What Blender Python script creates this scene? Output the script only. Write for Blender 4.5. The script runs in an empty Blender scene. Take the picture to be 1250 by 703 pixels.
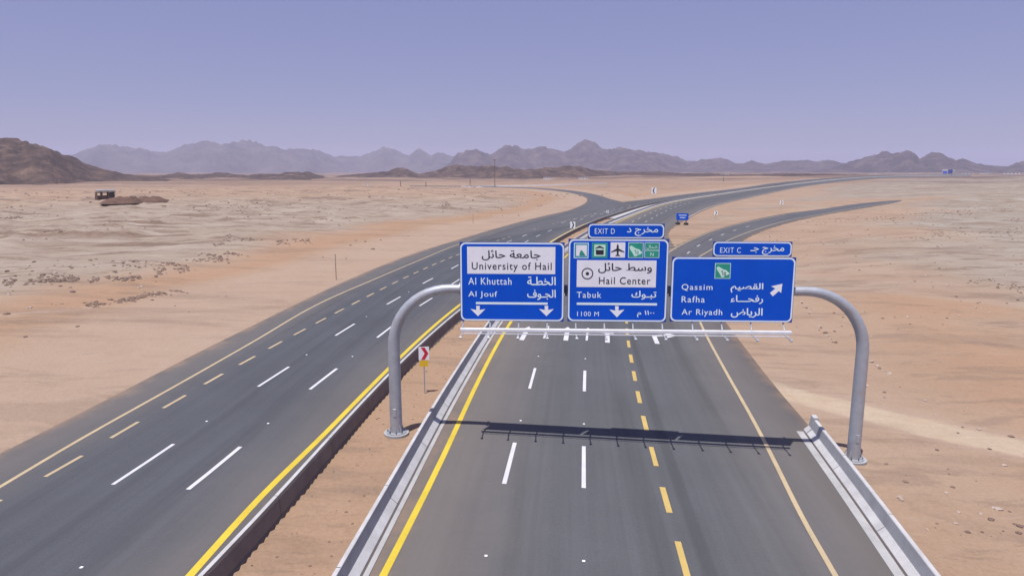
import bpy, bmesh, math, random
import numpy as np
from mathutils import Vector, Matrix
random.seed(7)
scene = bpy.context.scene
C = scene.collection
PI = math.pi

# ------------------------------------------------------------------ camera
CAMH = 14.2
F = 833.0                       # focal length in photo pixels (1250 wide)
VH = 209.0                      # row of the horizon
PITCH = math.atan((351.5 - VH) / F)
cam_d = bpy.data.cameras.new('camera')
cam_d.sensor_width = 36.0
cam_d.lens = F / 1250 * 36
cam_d.clip_start = 0.1
cam_d.clip_end = 40000
cam = bpy.data.objects.new('camera', cam_d)
cam.location = (0, 0, CAMH)
cam.rotation_euler = (PI / 2 - PITCH, 0, 0)
C.objects.link(cam)
scene.camera = cam
# ------------------------------------------------------------------ light
SUN_DIR = Vector((0.16, 0.25, -1.0)).normalized()       # the way the light travels
SUN_EL = math.asin(-SUN_DIR.z)
to_sun = -SUN_DIR
world = bpy.data.worlds.new('World')
scene.world = world
world.use_nodes = True
wn = world.node_tree.nodes; wl = world.node_tree.links
bg = wn['Background']
sky = wn.new('ShaderNodeTexSky')
sky.sky_type = 'NISHITA'
sky.sun_disc = False
sky.sun_elevation = SUN_EL
sky.sun_rotation = math.atan2(to_sun.x, to_sun.y)
sky.air_density = 1.0
sky.dust_density = 0.6
sky.ozone_density = 3.0
tint = wn.new('ShaderNodeMix'); tint.data_type = 'RGBA'; tint.blend_type = 'MULTIPLY'
tint.inputs[0].default_value = 1.0
tint.inputs[7].default_value = (1.0, 0.84, 0.98, 1)
wl.new(sky.outputs[0], tint.inputs[6])
even = wn.new('ShaderNodeMix'); even.data_type = 'RGBA'; even.inputs[0].default_value = 0.6   # dusty air evens the sky out
even.inputs[7].default_value = (2.55, 2.75, 5.3, 1)
wl.new(tint.outputs[2], even.inputs[6])
wl.new(even.outputs[2], bg.inputs[0])
bg.inputs[1].default_value = 0.10
sun_d = bpy.data.lights.new('sun', 'SUN')
sun_d.energy = 4.9
sun_d.angle = math.radians(0.5)
sun_d.color = (1.0, 0.95, 0.88)
sun = bpy.data.objects.new('sun', sun_d)
sun.rotation_euler = SUN_DIR.to_track_quat('-Z', 'Y').to_euler()
sun.location = (-30, -40, 200)
C.objects.link(sun)
scene.view_settings.view_transform = 'Standard'
scene.view_settings.look = 'None'
scene.view_settings.exposure = 0.0
scene.view_settings.gamma = 1.0
scene.cycles.volume_bounces = 1
scene.cycles.max_bounces = 6

# ------------------------------------------------------------------ helpers
def smooth(a, b, x):
    t = np.clip((np.asarray(x, float) - a) / (b - a), 0, 1)
    return t * t * (3 - 2 * t)

def hsh(ix, iy, s):
    n = (ix.astype(np.int64) * 374761393 + iy.astype(np.int64) * 668265263 + s * 974634777) & 0x7fffffff
    n = ((n ^ (n >> 13)) * 1274126177) & 0x7fffffff
    n = n ^ (n >> 16)
    return (n & 0xffffff) / float(0xffffff)

def vnoise(x, y, s=0):
    x = np.asarray(x, float); y = np.asarray(y, float)
    ix = np.floor(x); iy = np.floor(y)
    fx = x - ix; fy = y - iy
    fx = fx * fx * (3 - 2 * fx); fy = fy * fy * (3 - 2 * fy)
    ix = ix.astype(np.int64); iy = iy.astype(np.int64)
    a = hsh(ix, iy, s); b = hsh(ix + 1, iy, s); c = hsh(ix, iy + 1, s); d = hsh(ix + 1, iy + 1, s)
    return (a + (b - a) * fx) * (1 - fy) + (c + (d - c) * fx) * fy

def fbm(x, y, octv=4, s=0, gain=0.5):
    t = 0; amp = 1; tot = 0
    for i in range(octv):
        t = t + amp * vnoise(x * 2 ** i + 17.3 * i, y * 2 ** i - 9.1 * i, s + i)
        tot += amp; amp *= gain
    return t / tot

def Hs(x, y):
    """smooth base height of the land: the plain rises a little far out"""
    r = np.hypot(x, y)
    # the roads are banked for the bend: the near land falls gently to the right
    bank = -1.2 * np.tanh((np.asarray(x, float) - 5) / 26) * (1 - smooth(70, 200, r))
    x = np.asarray(x, float)
    return 7.0 * smooth(320, 1500, r) * smooth(-.02, .32, x / (r + 1e-6)) + bank

def ray(u, v):
    a = (v - 351.5) / F
    dy = math.cos(PITCH) - a * math.sin(PITCH)
    dz = -math.sin(PITCH) - a * math.cos(PITCH)
    return np.array([(u - 625) / F, dy, dz])

def P(u, v):
    """the point of the ground seen at a place of the photograph"""
    d = ray(u, v)
    t = (CAMH + 1.5) / -d[2] if d[2] < 0 else 9e3
    t0 = 0.0; t1 = t
    # bisect on (ray height - land height)
    ts = np.linspace(0, min(t, 6000), 3000)
    x = d[0] * ts; y = d[1] * ts; z = CAMH + d[2] * ts - Hs(x, y)
    k = np.argmax(z <= 0) if (z <= 0).any() else len(ts) - 1
    a, b = ts[max(k - 1, 0)], ts[k]
    for _ in range(30):
        m = (a + b) / 2
        if CAMH + d[2] * m - float(Hs(d[0] * m, d[1] * m)) > 0: a = m
        else: b = m
    return np.array([d[0] * b, d[1] * b])

def pix(x, y, z):
    """where a point shows in the photograph (for checks)"""
    dz = z - CAMH
    yc = y * math.cos(PITCH) - dz * math.sin(PITCH)
    zc = y * math.sin(PITCH) + dz * math.cos(PITCH)
    return 625 + F * x / yc, 351.5 - F * zc / yc

def curve(pts, step=None, world=False, ext0=0, ext1=0, n=None):
    """smooth world line through photo points; resampled"""
    p = np.array(pts if world else [P(*q) for q in pts], float)
    if ext0:
        d = p[0] - p[1]; p = np.vstack([p[0] + d / np.linalg.norm(d) * ext0, p])
    if ext1:
        d = p[-1] - p[-2]; p = np.vstack([p, p[-1] + d / np.linalg.norm(d) * ext1])
    q = np.vstack([2 * p[0] - p[1], p, 2 * p[-1] - p[-2]])
    out = []
    for i in range(1, len(q) - 2):
        p0, p1, p2, p3 = q[i - 1:i + 3]
        t0 = 0; t1 = t0 + np.linalg.norm(p1 - p0) ** .5; t2 = t1 + np.linalg.norm(p2 - p1) ** .5; t3 = t2 + np.linalg.norm(p3 - p2) ** .5
        for t in np.linspace(t1, t2, 16, endpoint=False):
            A1 = (t1 - t) / (t1 - t0) * p0 + (t - t0) / (t1 - t0) * p1
            A2 = (t2 - t) / (t2 - t1) * p1 + (t - t1) / (t2 - t1) * p2
            A3 = (t3 - t) / (t3 - t2) * p2 + (t - t2) / (t3 - t2) * p3
            B1 = (t2 - t) / (t2 - t0) * A1 + (t - t0) / (t2 - t0) * A2
            B2 = (t3 - t) / (t3 - t1) * A2 + (t - t1) / (t3 - t1) * A3
            out.append((t2 - t) / (t2 - t1) * B1 + (t - t1) / (t2 - t1) * B2)
    out.append(p[-1])
    out = np.array(out)
    L = np.concatenate([[0], np.cumsum(np.linalg.norm(np.diff(out, axis=0), axis=1))])
    if n is None: n = max(2, int(L[-1] / (step or 3.0)) + 1)
    s = np.linspace(0, L[-1], n)
    r = np.stack([np.interp(s, L, out[:, 0]), np.interp(s, L, out[:, 1])], 1)
    # a little smoothing keeps measured points from showing as kinks
    for _ in range(2):
        r[1:-1] = r[1:-1] * .5 + (r[:-2] + r[2:]) * .25
    return r

def arclen(p):
    return np.concatenate([[0], np.cumsum(np.linalg.norm(np.diff(p, axis=0), axis=1))])

def normals(p):
    t = np.gradient(p, axis=0)
    t /= np.linalg.norm(t, axis=1)[:, None] + 1e-9
    return np.stack([t[:, 1], -t[:, 0]], 1)      # points right of the direction of travel

def offset(p, d):
    return p + normals(p) * d

def sub(p, s0, s1, n):
    L = arclen(p)
    s = np.linspace(s0, s1, n)
    return np.stack([np.interp(s, L, p[:, 0]), np.interp(s, L, p[:, 1])], 1)

def s_at(p, q):
    L = arclen(p)
    i = np.argmin(np.linalg.norm(p - q, axis=1))
    best = (1e9, 0)
    for j in (i - 1, i):
        if 0 <= j < len(p) - 1:
            d = p[j + 1] - p[j]; t = np.clip(np.dot(q - p[j], d) / np.dot(d, d), 0, 1)
            e = np.linalg.norm(p[j] + t * d - q)
            if e < best[0]: best = (e, L[j] + t * (L[j + 1] - L[j]))
    return best[1]

def link(o, parent=None):
    C.objects.link(o)
    if parent is not None: o.parent = parent
    return o

def mesh_obj(name, verts, faces, m, parent=None, smooth_=False, uvs=None):
    me = bpy.data.meshes.new(name)
    me.from_pydata([tuple(map(float, v)) for v in verts], [], [tuple(map(int, f)) for f in faces])
    if uvs:
        for nm, arr in uvs.items():
            l = me.uv_layers.new(name=nm)
            vi = np.zeros(len(me.loops), int); me.loops.foreach_get('vertex_index', vi)
            l.data.foreach_set('uv', np.asarray(arr, np.float32)[vi].ravel())
    me.update()
    if smooth_: me.polygons.foreach_set('use_smooth', [True] * len(me.polygons))
    for mm in (m if isinstance(m, (list, tuple)) else [m]): me.materials.append(mm)
    return link(bpy.data.objects.new(name, me), parent)

def tag(o, label=None, cat=None, group=None, kind=None):
    if label: o['label'] = label
    if cat: o['category'] = cat
    if group: o['group'] = group
    if kind: o['kind'] = kind
    return o

def empty(name, loc, rz=0, **k):
    o = bpy.data.objects.new(name, None)
    o.empty_display_size = 0.5
    o.location = loc; o.rotation_euler = (0, 0, rz)
    C.objects.link(o)
    return tag(o, **k)

def copy_tree(o, parent=None):
    c = o.copy(); C.objects.link(c); c.parent = parent
    for ch in list(o.children): copy_tree(ch, c)
    return c

class MB:
    def __init__(self): self.v = []; self.f = []
    def box(self, cx, cy, cz, sx, sy, sz, bev=0.0):
        hx, hy, hz = sx / 2, sy / 2, sz / 2
        b = min(bev, hx * .9, hy * .9, hz * .9)
        n = len(self.v)
        if b <= 0:
            for z in (-hz, hz):
                for x, y in ((-hx, -hy), (hx, -hy), (hx, hy), (-hx, hy)):
                    self.v.append((cx + x, cy + y, cz + z))
            for f in ((0, 3, 2, 1), (4, 5, 6, 7), (0, 1, 5, 4), (1, 2, 6, 5), (2, 3, 7, 6), (3, 0, 4, 7)):
                self.f.append(tuple(n + i for i in f))
        else:
            for z, k in ((-hz, b), (-hz + b, 0), (hz - b, 0), (hz, b)):
                for x, y in ((-hx + k, -hy + k), (hx - k, -hy + k), (hx - k, hy - k), (-hx + k, hy - k)):
                    self.v.append((cx + x, cy + y, cz + z))
            self.f.append((n, n + 3, n + 2, n + 1)); self.f.append((n + 12, n + 13, n + 14, n + 15))
            for r in range(3):
                for i in range(4):
                    j = (i + 1) % 4
                    self.f.append((n + 4 * r + i, n + 4 * r + j, n + 4 * r + 4 + j, n + 4 * r + 4 + i))
        return self
    def tube(self, pts, rad, seg=14, caps=True):
        pts = [Vector(p) for p in pts]
        if not isinstance(rad, (list, tuple)): rad = [rad] * len(pts)
        n0 = len(self.v)
        prev = None
        for i, p in enumerate(pts):
            t = (pts[min(i + 1, len(pts) - 1)] - pts[max(i - 1, 0)]).normalized()
            if prev is None:
                up = Vector((0, 0, 1)) if abs(t.z) < .9 else Vector((0, 1, 0))
                a = t.cross(up).normalized()
            else:
                a = (prev - t * prev.dot(t)).normalized()
            prev = a; b = t.cross(a)
            for k in range(seg):
                w = 2 * PI * k / seg
                self.v.append(tuple(p + (a * math.cos(w) + b * math.sin(w)) * rad[i]))
        for i in range(len(pts) - 1):
            for k in range(seg):
                j = (k + 1) % seg
                self.f.append((n0 + i * seg + k, n0 + i * seg + j, n0 + (i + 1) * seg + j, n0 + (i + 1) * seg + k))
        if caps:
            self.f.append(tuple(n0 + k for k in range(seg))[::-1])
            self.f.append(tuple(n0 + (len(pts) - 1) * seg + k for k in range(seg)))
        return self
    def poly(self, pts2, y0, y1):
        """flat outline in x,z given a thickness from y0 (front) to y1 (back)"""
        a = sum(pts2[i][0] * pts2[(i + 1) % len(pts2)][1] - pts2[(i + 1) % len(pts2)][0] * pts2[i][1] for i in range(len(pts2)))
        if a < 0: pts2 = pts2[::-1]
        n = len(self.v); k = len(pts2)
        for x, z in pts2: self.v.append((x, y0, z))
        for x, z in pts2: self.v.append((x, y1, z))
        self.f.append(tuple(range(n, n + k)))
        self.f.append(tuple(range(n + 2 * k - 1, n + k - 1, -1)))
        for i in range(k):
            j = (i + 1) % k
            self.f.append((n + i, n + k + i, n + k + j, n + j))
        return self
    def build(self, name, m, parent=None, smooth_=False):
        o = mesh_obj(name, self.v, self.f, m, parent, False)
        if smooth_:
            o.data.polygons.foreach_set('use_smooth', [True] * len(o.data.polygons))
            try:
                o.data.set_sharp_from_angle(angle=math.radians(40))
            except Exception: pass
        return o

# ------------------------------------------------------------------ materials
MATS = {}
def nt(name):
    m = bpy.data.materials.new(name); m.use_nodes = True
    n = m.node_tree.nodes; l = m.node_tree.links
    return m, n, l, n['Principled BSDF']

def noise(n, l, vec, scale, detail=4, rough=.55, dist=0):
    t = n.new('ShaderNodeTexNoise'); t.inputs['Scale'].default_value = scale
    t.inputs['Detail'].default_value = detail; t.inputs['Roughness'].default_value = rough
    t.inputs['Distortion'].default_value = dist
    if vec is not None: l.new(vec, t.inputs['Vector'])
    return t.outputs['Fac']

def ramp(n, l, fac, stops):
    r = n.new('ShaderNodeValToRGB')
    while len(r.color_ramp.elements) < len(stops): r.color_ramp.elements.new(0.5)
    for e, (p, c) in zip(r.color_ramp.elements, stops):
        e.position = p; e.color = (*c, 1) if len(c) == 3 else c
    l.new(fac, r.inputs[0])
    return r.outputs[0]

def mix(n, l, fac, a, b, mode='MIX'):
    x = n.new('ShaderNodeMix'); x.data_type = 'RGBA'; x.blend_type = mode
    for s, v in ((0, fac), (6, a), (7, b)):
        if isinstance(v, (int, float)): x.inputs[s].default_value = v
        elif isinstance(v, tuple): x.inputs[s].default_value = (*v, 1)
        else: l.new(v, x.inputs[s])
    return x.outputs[2]

def math_(n, l, op, a, b=None, c=None, clamp=False):
    x = n.new('ShaderNodeMath'); x.operation = op; x.use_clamp = clamp
    for i, v in enumerate((a, b, c)):
        if v is None: continue
        if isinstance(v, (int, float)): x.inputs[i].default_value = v
        else: l.new(v, x.inputs[i])
    return x.outputs[0]

def maprange(n, l, v, a, b, c=0, d=1, mode='SMOOTHSTEP'):
    x = n.new('ShaderNodeMapRange'); x.interpolation_type = mode
    l.new(v, x.inputs[0])
    for i, k in enumerate((a, b, c, d)): x.inputs[1 + i].default_value = k
    return x.outputs[0]

def bump(n, l, b, h, strength, dist):
    x = n.new('ShaderNodeBump'); x.inputs['Strength'].default_value = strength; x.inputs['Distance'].default_value = dist
    l.new(h, x.inputs['Height']); l.new(x.outputs[0], b.inputs['Normal'])

def simple(name, col, rough=.6, metal=0.0, var=.12, scale=3.0, dirt=None, spec=.5, bumpd=0):
    m, n, l, b = nt(name)
    geo = n.new('ShaderNodeNewGeometry').outputs['Position']
    f = noise(n, l, geo, scale, 5, .6)
    lo = tuple(max(0, c * (1 - var)) for c in col); hi = tuple(min(1, c * (1 + var)) for c in col)
    c = ramp(n, l, f, [(.3, lo), (.7, hi)])
    if dirt:
        f2 = noise(n, l, geo, scale * .4, 6, .7)
        c = mix(n, l, maprange(n, l, f2, .48, .72, 0, dirt[1]), c, dirt[0])
    l.new(c, b.inputs['Base Color'])
    b.inputs['Roughness'].default_value = rough
    b.inputs['Metallic'].default_value = metal
    b.inputs['Specular IOR Level'].default_value = spec
    if bumpd: bump(n, l, b, f, .5, bumpd)
    return m

def asphalt_mat(name, tint_, dust_l, dust_r, seams):
    """UV 'road': x metres from the left edge, y metres along; UV 'far': x metres from the right edge"""
    m, n, l, b = nt(name)
    uv = n.new('ShaderNodeUVMap'); uv.uv_map = 'road'
    uv2 = n.new('ShaderNodeUVMap'); uv2.uv_map = 'far'
    sp = n.new('ShaderNodeSeparateXYZ'); l.new(uv.outputs[0], sp.inputs[0])
    sp2 = n.new('ShaderNodeSeparateXYZ'); l.new(uv2.outputs[0], sp2.inputs[0])
    geo = n.new('ShaderNodeNewGeometry').outputs['Position']
    st = n.new('ShaderNodeMapping'); st.inputs['Scale'].default_value = (1.0, .028, 1); l.new(uv.outputs[0], st.inputs[0])
    streak = noise(n, l, st.outputs[0], .75, 5, .6)
    fine = noise(n, l, st.outputs[0], 3.0, 3, .6)
    patch = noise(n, l, geo, .12, 5, .6)
    grain = noise(n, l, geo, 14, 3, .7)
    c = ramp(n, l, streak, [(.3, tuple(t * .74 for t in tint_)), (.7, tuple(t * 1.24 for t in tint_))])
    c = mix(n, l, .5, c, ramp(n, l, patch, [(.35, tuple(t * .74 for t in tint_)), (.65, tuple(t * 1.3 for t in tint_))]))
    c = mix(n, l, .22, c, ramp(n, l, fine, [(.3, tuple(t * .7 for t in tint_)), (.7, tuple(t * 1.3 for t in tint_))]))
    c = mix(n, l, .35, c, ramp(n, l, grain, [(.3, tuple(t * .7 for t in tint_)), (.7, tuple(t * 1.35 for t in tint_))]))
    # wheel paths: slightly paler, a lane is 3.6 m
    w = math_(n, l, 'SINE', math_(n, l, 'MULTIPLY', sp.outputs[0], 2 * PI / 1.8))
    c = mix(n, l, maprange(n, l, w, -1, 1, 0, .10, 'LINEAR'), c, tuple(t * 1.7 for t in tint_))
    o_ = noise(n, l, st.outputs[0], .33, 4, .7)
    c = mix(n, l, maprange(n, l, o_, .52, .66, 0, .45), c, tuple(t * .62 for t in tint_))
    # paver seams and sealed joints
    for s, wd, k in seams:
        d = math_(n, l, 'ABSOLUTE', math_(n, l, 'SUBTRACT', math_(n, l, 'ADD', sp.outputs[0], math_(n, l, 'MULTIPLY', fine, .25)), s))
        c = mix(n, l, maprange(n, l, d, wd * .4, wd, k, 0), c, tuple(t * .55 for t in tint_))
    # dust blown on to the shoulders
    dn = math_(n, l, 'MULTIPLY', math_(n, l, 'SUBTRACT', noise(n, l, geo, .35, 6, .7), .5), 3.0)
    dust = (.195, .168, .148)
    eL = math_(n, l, 'ADD', sp.outputs[0], dn)
    eR = math_(n, l, 'ADD', sp2.outputs[0], dn)
    for e, (w0, k0, w1, k1) in ((eL, dust_l), (eR, dust_r)):
        c = mix(n, l, maprange(n, l, e, .0, w1, k1, 0), c, dust)
        c = mix(n, l, maprange(n, l, e, -.5, w0, min(1, k0 * 2.6), 0), c, (.28, .205, .155))
    l.new(c, b.inputs['Base Color'])
    b.inputs['Roughness'].default_value = .9
    b.inputs['Specular IOR Level'].default_value = .25
    bump(n, l, b, grain, .35, .02)
    return m

ASPH_R = asphalt_mat('asphalt_new', (.090, .093, .101), (1.4, .35, 7.5, .58), (1.0, .4, 8, .5), [(12.3, .35, .35), (5.9, .2, .15), (9.4, .15, .12)])
ASPH_L = asphalt_mat('asphalt_left', (.076, .081, .094), (1.0, .35, 5.5, .5), (1.0, .2, 6.0, .45), [(8.0, .3, .25), (15.0, .2, .2)])
ASPH_S = asphalt_mat('asphalt_ramp', (.094, .095, .106), (.8, .4, 3.0, .35), (.8, .4, 3.0, .35), [])

def paint(name, col, wear=.45, rough=.6):
    m, n, l, b = nt(name)
    geo = n.new('ShaderNodeNewGeometry').outputs['Position']
    f = noise(n, l, geo, 9, 5, .75)
    f2 = noise(n, l, geo, .6, 4, .6)
    c = ramp(n, l, f2, [(.3, tuple(k * .82 for k in col)), (.7, col)])
    c = mix(n, l, maprange(n, l, f, .56, .74, 0, wear), c, (.16, .155, .155))
    l.new(c, b.inputs['Base Color']); b.inputs['Roughness'].default_value = rough
    return m
PAINT_Y = paint('yellow_paint', (.66, .50, .04), .55)
PAINT_YD = paint('dusty_yellow_paint', (.58, .42, .13), .7)
PAINT_C = paint('cream_paint', (.52, .41, .25), .7)
PAINT_W = paint('white_paint', (.66, .66, .69), .55)

def concrete_mat(name, col, stain=.35):
    m, n, l, b = nt(name)
    geo = n.new('ShaderNodeNewGeometry').outputs['Position']
    f = noise(n, l, geo, .9, 6, .65); g = noise(n, l, geo, 12, 4, .7)
    c = ramp(n, l, f, [(.3, tuple(k * .8 for k in col)), (.7, tuple(min(1, k * 1.1) for k in col))])
    c = mix(n, l, maprange(n, l, g, .55, .75, 0, stain), c, (.30, .25, .21))
    l.new(c, b.inputs['Base Color']); b.inputs['Roughness'].default_value = .85
    b.inputs['Specular IOR Level'].default_value = .2
    bump(n, l, b, g, .4, .01)
    return m
CONC = concrete_mat('concrete', (.38, .39, .41))
CONC_B = concrete_mat('pale_concrete', (.50, .50, .51), .4)
CONC_SHADE = concrete_mat('shade_toned_concrete', (.19, .165, .158), .5)  # back face of the left barrier: its shade put into the colour
GUTTER = concrete_mat('gutter_concrete', (.40, .40, .405), .45)
JOINT = simple('joint_dirt', (.10, .085, .08), .95)
STEEL = simple('galvanised_steel', (.42, .45, .50), .5, .35, .10, 2.5, ((.40, .34, .30), .35))
STEEL_W = simple('pale_steel', (.70, .71, .75), .5, .1, .08, 3)
STEEL_D = simple('dark_steel', (.10, .10, .11), .5, .5)
BLUE = simple('sign_blue', (.0, .085, .62), .6, 0, .06, 1.2, ((.0, .11, .60), .25), .2)
BLUE_E = simple('sign_blue_edge', (.01, .05, .30), .4, 0, .05)
WHITE_S = simple('sign_white', (.90, .92, .96), .45, 0, .02, 4)
BORDER_S = simple('sign_border', (.78, .90, .98), .45, 0, .03, 4)
PANEL_S = simple('sign_panel_white', (.88, .89, .95), .45, 0, .05, 2)
INK = simple('sign_black', (.018, .02, .035), .5, 0, .1)
CYAN_S = simple('sign_lettering', (.80, .95, .99), .45, 0, .03)
GREEN_S = simple('sign_green', (.02, .33, .24), .4, 0, .1)
TEAL_S = simple('sign_teal', (.05, .36, .48), .4, 0, .1)
MINT = simple('sign_mint', (.60, .88, .76), .45, 0, .08)
RED_S = simple('sign_red', (.62, .02, .05), .4, 0, .05)
YEL_S = simple('sign_yellow', (.80, .52, .03), .45, 0, .05)
WALLW = simple('white_render', (.80, .77, .74), .8, 0, .06, .2)
DARKW = simple('dark_opening', (.04, .04, .045), .6)
ROCK = simple('brown_rock', (.19, .135, .11), .95, 0, .35, .5, ((.29, .21, .17), .6), .2)
ROCK_P = simple('pale_rock', (.42, .35, .30), .95, 0, .25, 1.5, ((.28, .2, .16), .5), .2)
SOIL = simple('dark_soil', (.125, .078, .06), .98, 0, .3, .4, ((.19, .12, .09), .6), .1)
RUBBER = simple('black_base', (.03, .03, .035), .8)

def sand_mat():
    m, n, l, b = nt('desert_sand')
    geo = n.new('ShaderNodeNewGeometry').outputs['Position']
    at = n.new('ShaderNodeVertexColor'); at.layer_name = 'zones'
    sp = n.new('ShaderNodeSeparateColor'); l.new(at.outputs[0], sp.inputs[0])
    n1 = noise(n, l, geo, .012, 6, .6); n2 = noise(n, l, geo, .07, 6, .65); n3 = noise(n, l, geo, .6, 5, .7); n4 = noise(n, l, geo, 5, 4, .75)
    c = ramp(n, l, n1, [(.30, (.52, .325, .215)), (.50, (.535, .365, .262)), (.70, (.57, .405, .31))])
    c = mix(n, l, .5, c, ramp(n, l, n2, [(.32, (.44, .275, .185)), (.5, (.53, .36, .262)), (.68, (.61, .45, .345))]))
    # gravel plain, greyer
    gcol = ramp(n, l, n2, [(.3, (.36, .315, .275)), (.5, (.45, .395, .345)), (.70, (.55, .49, .435))])
    gm = math_(n, l, 'MULTIPLY', sp.outputs[0], maprange(n, l, n2, .25, .6, .8, 1.0))
    c = mix(n, l, gm, c, gcol)
    # redder sand
    c = mix(n, l, math_(n, l, 'MULTIPLY', sp.outputs[1], .75), c, ramp(n, l, n3, [(.3, (.50, .275, .155)), (.7, (.57, .335, .205))]))
    # graded pinkish shoulder and pale vehicle tracks
    c = mix(n, l, math_(n, l, 'MULTIPLY', sp.outputs[2], .8), c, ramp(n, l, n3, [(.3, (.55, .41, .325)), (.7, (.63, .475, .38))]))
    c = mix(n, l, maprange(n, l, sp.outputs[2], .72, 1.0, 0, .85), c, ramp(n, l, n3, [(.3, (.66, .50, .36)), (.7, (.80, .64, .49))]))
    m8 = n.new('ShaderNodeMapping'); m8.inputs['Scale'].default_value = (.22, 1.0, 1); m8.inputs['Rotation'].default_value = (0, 0, .18); l.new(geo, m8.inputs[0])
    n8 = noise(n, l, m8.outputs[0], .42, 7, .72, .5)
    c = mix(n, l, math_(n, l, 'MULTIPLY', maprange(n, l, n8, .52, .60, 0, .9), math_(n, l, 'ADD', math_(n, l, 'MULTIPLY', math_(n, l, 'MAXIMUM', sp.outputs[0], at.outputs[1]), .62), math_(n, l, 'MULTIPLY_ADD', sp.outputs[2], -.34, .46))), c, (.27, .19, .15))
    c = mix(n, l, math_(n, l, 'MULTIPLY', maprange(n, l, n8, .40, .34, 0, .6), math_(n, l, 'ADD', math_(n, l, 'MULTIPLY', sp.outputs[0], .6), .2)), c, (.64, .53, .44))
    # stony rubble with stretched dark outcrops
    mp = n.new('ShaderNodeMapping'); mp.inputs['Scale'].default_value = (.35, 1.3, 1); mp.inputs['Rotation'].default_value = (0, 0, .25); l.new(geo, mp.inputs[0])
    n5 = noise(n, l, mp.outputs[0], .085, 7, .68, .4)
    out = maprange(n, l, n5, .52, .60, 0, .95)
    c = mix(n, l, math_(n, l, 'MULTIPLY', out, math_(n, l, 'ADD', math_(n, l, 'MULTIPLY', at.outputs[1], .9), .32)), c, ramp(n, l, n3, [(.35, (.17, .115, .09)), (.65, (.33, .23, .18))]))
    n6 = noise(n, l, mp.outputs[0], .16, 6, .7, .3)
    c = mix(n, l, math_(n, l, 'MULTIPLY', maprange(n, l, n6, .57, .68, 0, .7), at.outputs[1]), c, (.66, .56, .47))
    c = mix(n, l, maprange(n, l, n3, .58, .74, 0, .4), c, (.30, .22, .17))
    c = mix(n, l, .20, c, ramp(n, l, n4, [(.3, (.28, .20, .15)), (.55, (.55, .40, .31)), (.75, (.72, .58, .47))]))
    c = mix(n, l, 1.0, c, (.66, .68, .665), 'MULTIPLY')
    # far plain: dark scrub and rock thicken towards the hills
    ln = n.new('ShaderNodeVectorMath'); ln.operation = 'LENGTH'; l.new(geo, ln.inputs[0])
    mq = n.new('ShaderNodeMapping'); mq.inputs['Scale'].default_value = (.3, 1, 1); l.new(geo, mq.inputs[0])
    n7 = noise(n, l, mq.outputs[0], .012, 7, .7, .3)
    c = mix(n, l, math_(n, l, 'MULTIPLY', maprange(n, l, ln.outputs['Value'], 420, 1300, 0, 1), maprange(n, l, n7, .42, .56, .15, .85)), c, (.105, .070, .062))
    l.new(c, b.inputs['Base Color'])
    b.inputs['Roughness'].default_value = .95
    b.inputs['Specular IOR Level'].default_value = .1
    hh = math_(n, l, 'ADD', n3, math_(n, l, 'MULTIPLY', n4, .35))
    bump(n, l, b, hh, .55, .25)
    return m
SAND = sand_mat()

def hill_mat(name, cols, scale):
    m, n, l, b = nt(name)
    geo = n.new('ShaderNodeNewGeometry').outputs['Position']
    f = noise(n, l, geo, scale, 8, .68, .3)
    c = ramp(n, l, f, [(.3, cols[0]), (.5, cols[1]), (.68, cols[2])])
    l.new(c, b.inputs['Base Color']); b.inputs['Roughness'].default_value = .95
    b.inputs['Specular IOR Level'].default_value = .1
    bump(n, l, b, f, .8, 2.0 / (scale * 40))
    return m
# ------------------------------------------------------------------ lines of the roads (photo points laid on the land)
# right carriageway
BAR_R = [(441, 703), (515, 560), (537, 517), (571, 457), (607, 398), (650, 347), (690, 307), (722, 285), (756, 269), (819, 247.3), (880, 237.2), (930, 230), (985, 223.3), (1057, 216.8), (1110, 215.2), (1152, 214.7), (1185, 214.4)]
BAR_L = [(283, 703), (351, 627), (398, 566), (440, 518), (490, 461), (560, 393), (640, 330), (682, 296), (720, 276), (760, 261), (800, 249.5), (870, 238), (925, 229.7), (980, 222.6), (1057, 216.0), (1110, 214.5), (1152, 214.0), (1185, 213.8)]
EDGE_LL = [(0, 556), (77, 518), (148, 481), (213, 446), (300, 403), (385, 361), (459, 328), (513, 307.5), (562, 292.5), (610, 278), (664, 264), (712, 254), (746, 248.5), (790, 243.5), (840, 237), (900, 230.3), (945, 223.8), (1012, 217.6), (1068, 214.6), (1110, 213.7), (1152, 213.4), (1185, 213.3)]
EDGE_RR = [(1128, 703), (1050, 600), (994, 528), (957, 487), (928, 450), (893, 404), (862, 360), (835, 318), (820, 296), (816, 284.5), (835, 270), (871, 252.7), (925, 239.5), (984, 227.8), (1034, 221.5), (1085, 217.6), (1132, 216.0), (1152, 215.6), (1185, 215.3)]
RAMP_L = [(826, 388), (816, 360), (808, 336), (808, 318), (820, 304), (843, 292.6), (872, 281), (899, 273.6), (928, 267), (960, 261), (1000, 256), (1045, 249.3), (1078, 246.0), (1100, 244.6)]
RAMP_R = [(889, 388), (884, 360), (884, 325), (895, 305), (912, 291), (936, 280.5), (970, 270.5), (1012, 261.5), (1054, 254.5), (1082, 249.8), (1102, 246.6)]
LRAMP_A = [(560, 299), (625, 278), (672, 264), (703, 254), (716, 246.5), (712, 240), (684, 233.8), (651, 230.8), (612, 229.2), (560, 228.2), (500, 227.6)]
LRAMP_B = [(770, 262), (770, 253), (763, 248), (746, 243.5), (728, 238), (698, 233), (655, 229.6), (612, 228.2), (560, 227.3), (500, 226.8)]
NS = 420
def curven(p, n=NS, **k): return curve(p, n=n, **k)
barR = curven(BAR_R, ext0=32); barL = curven(BAR_L, ext0=32)
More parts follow.
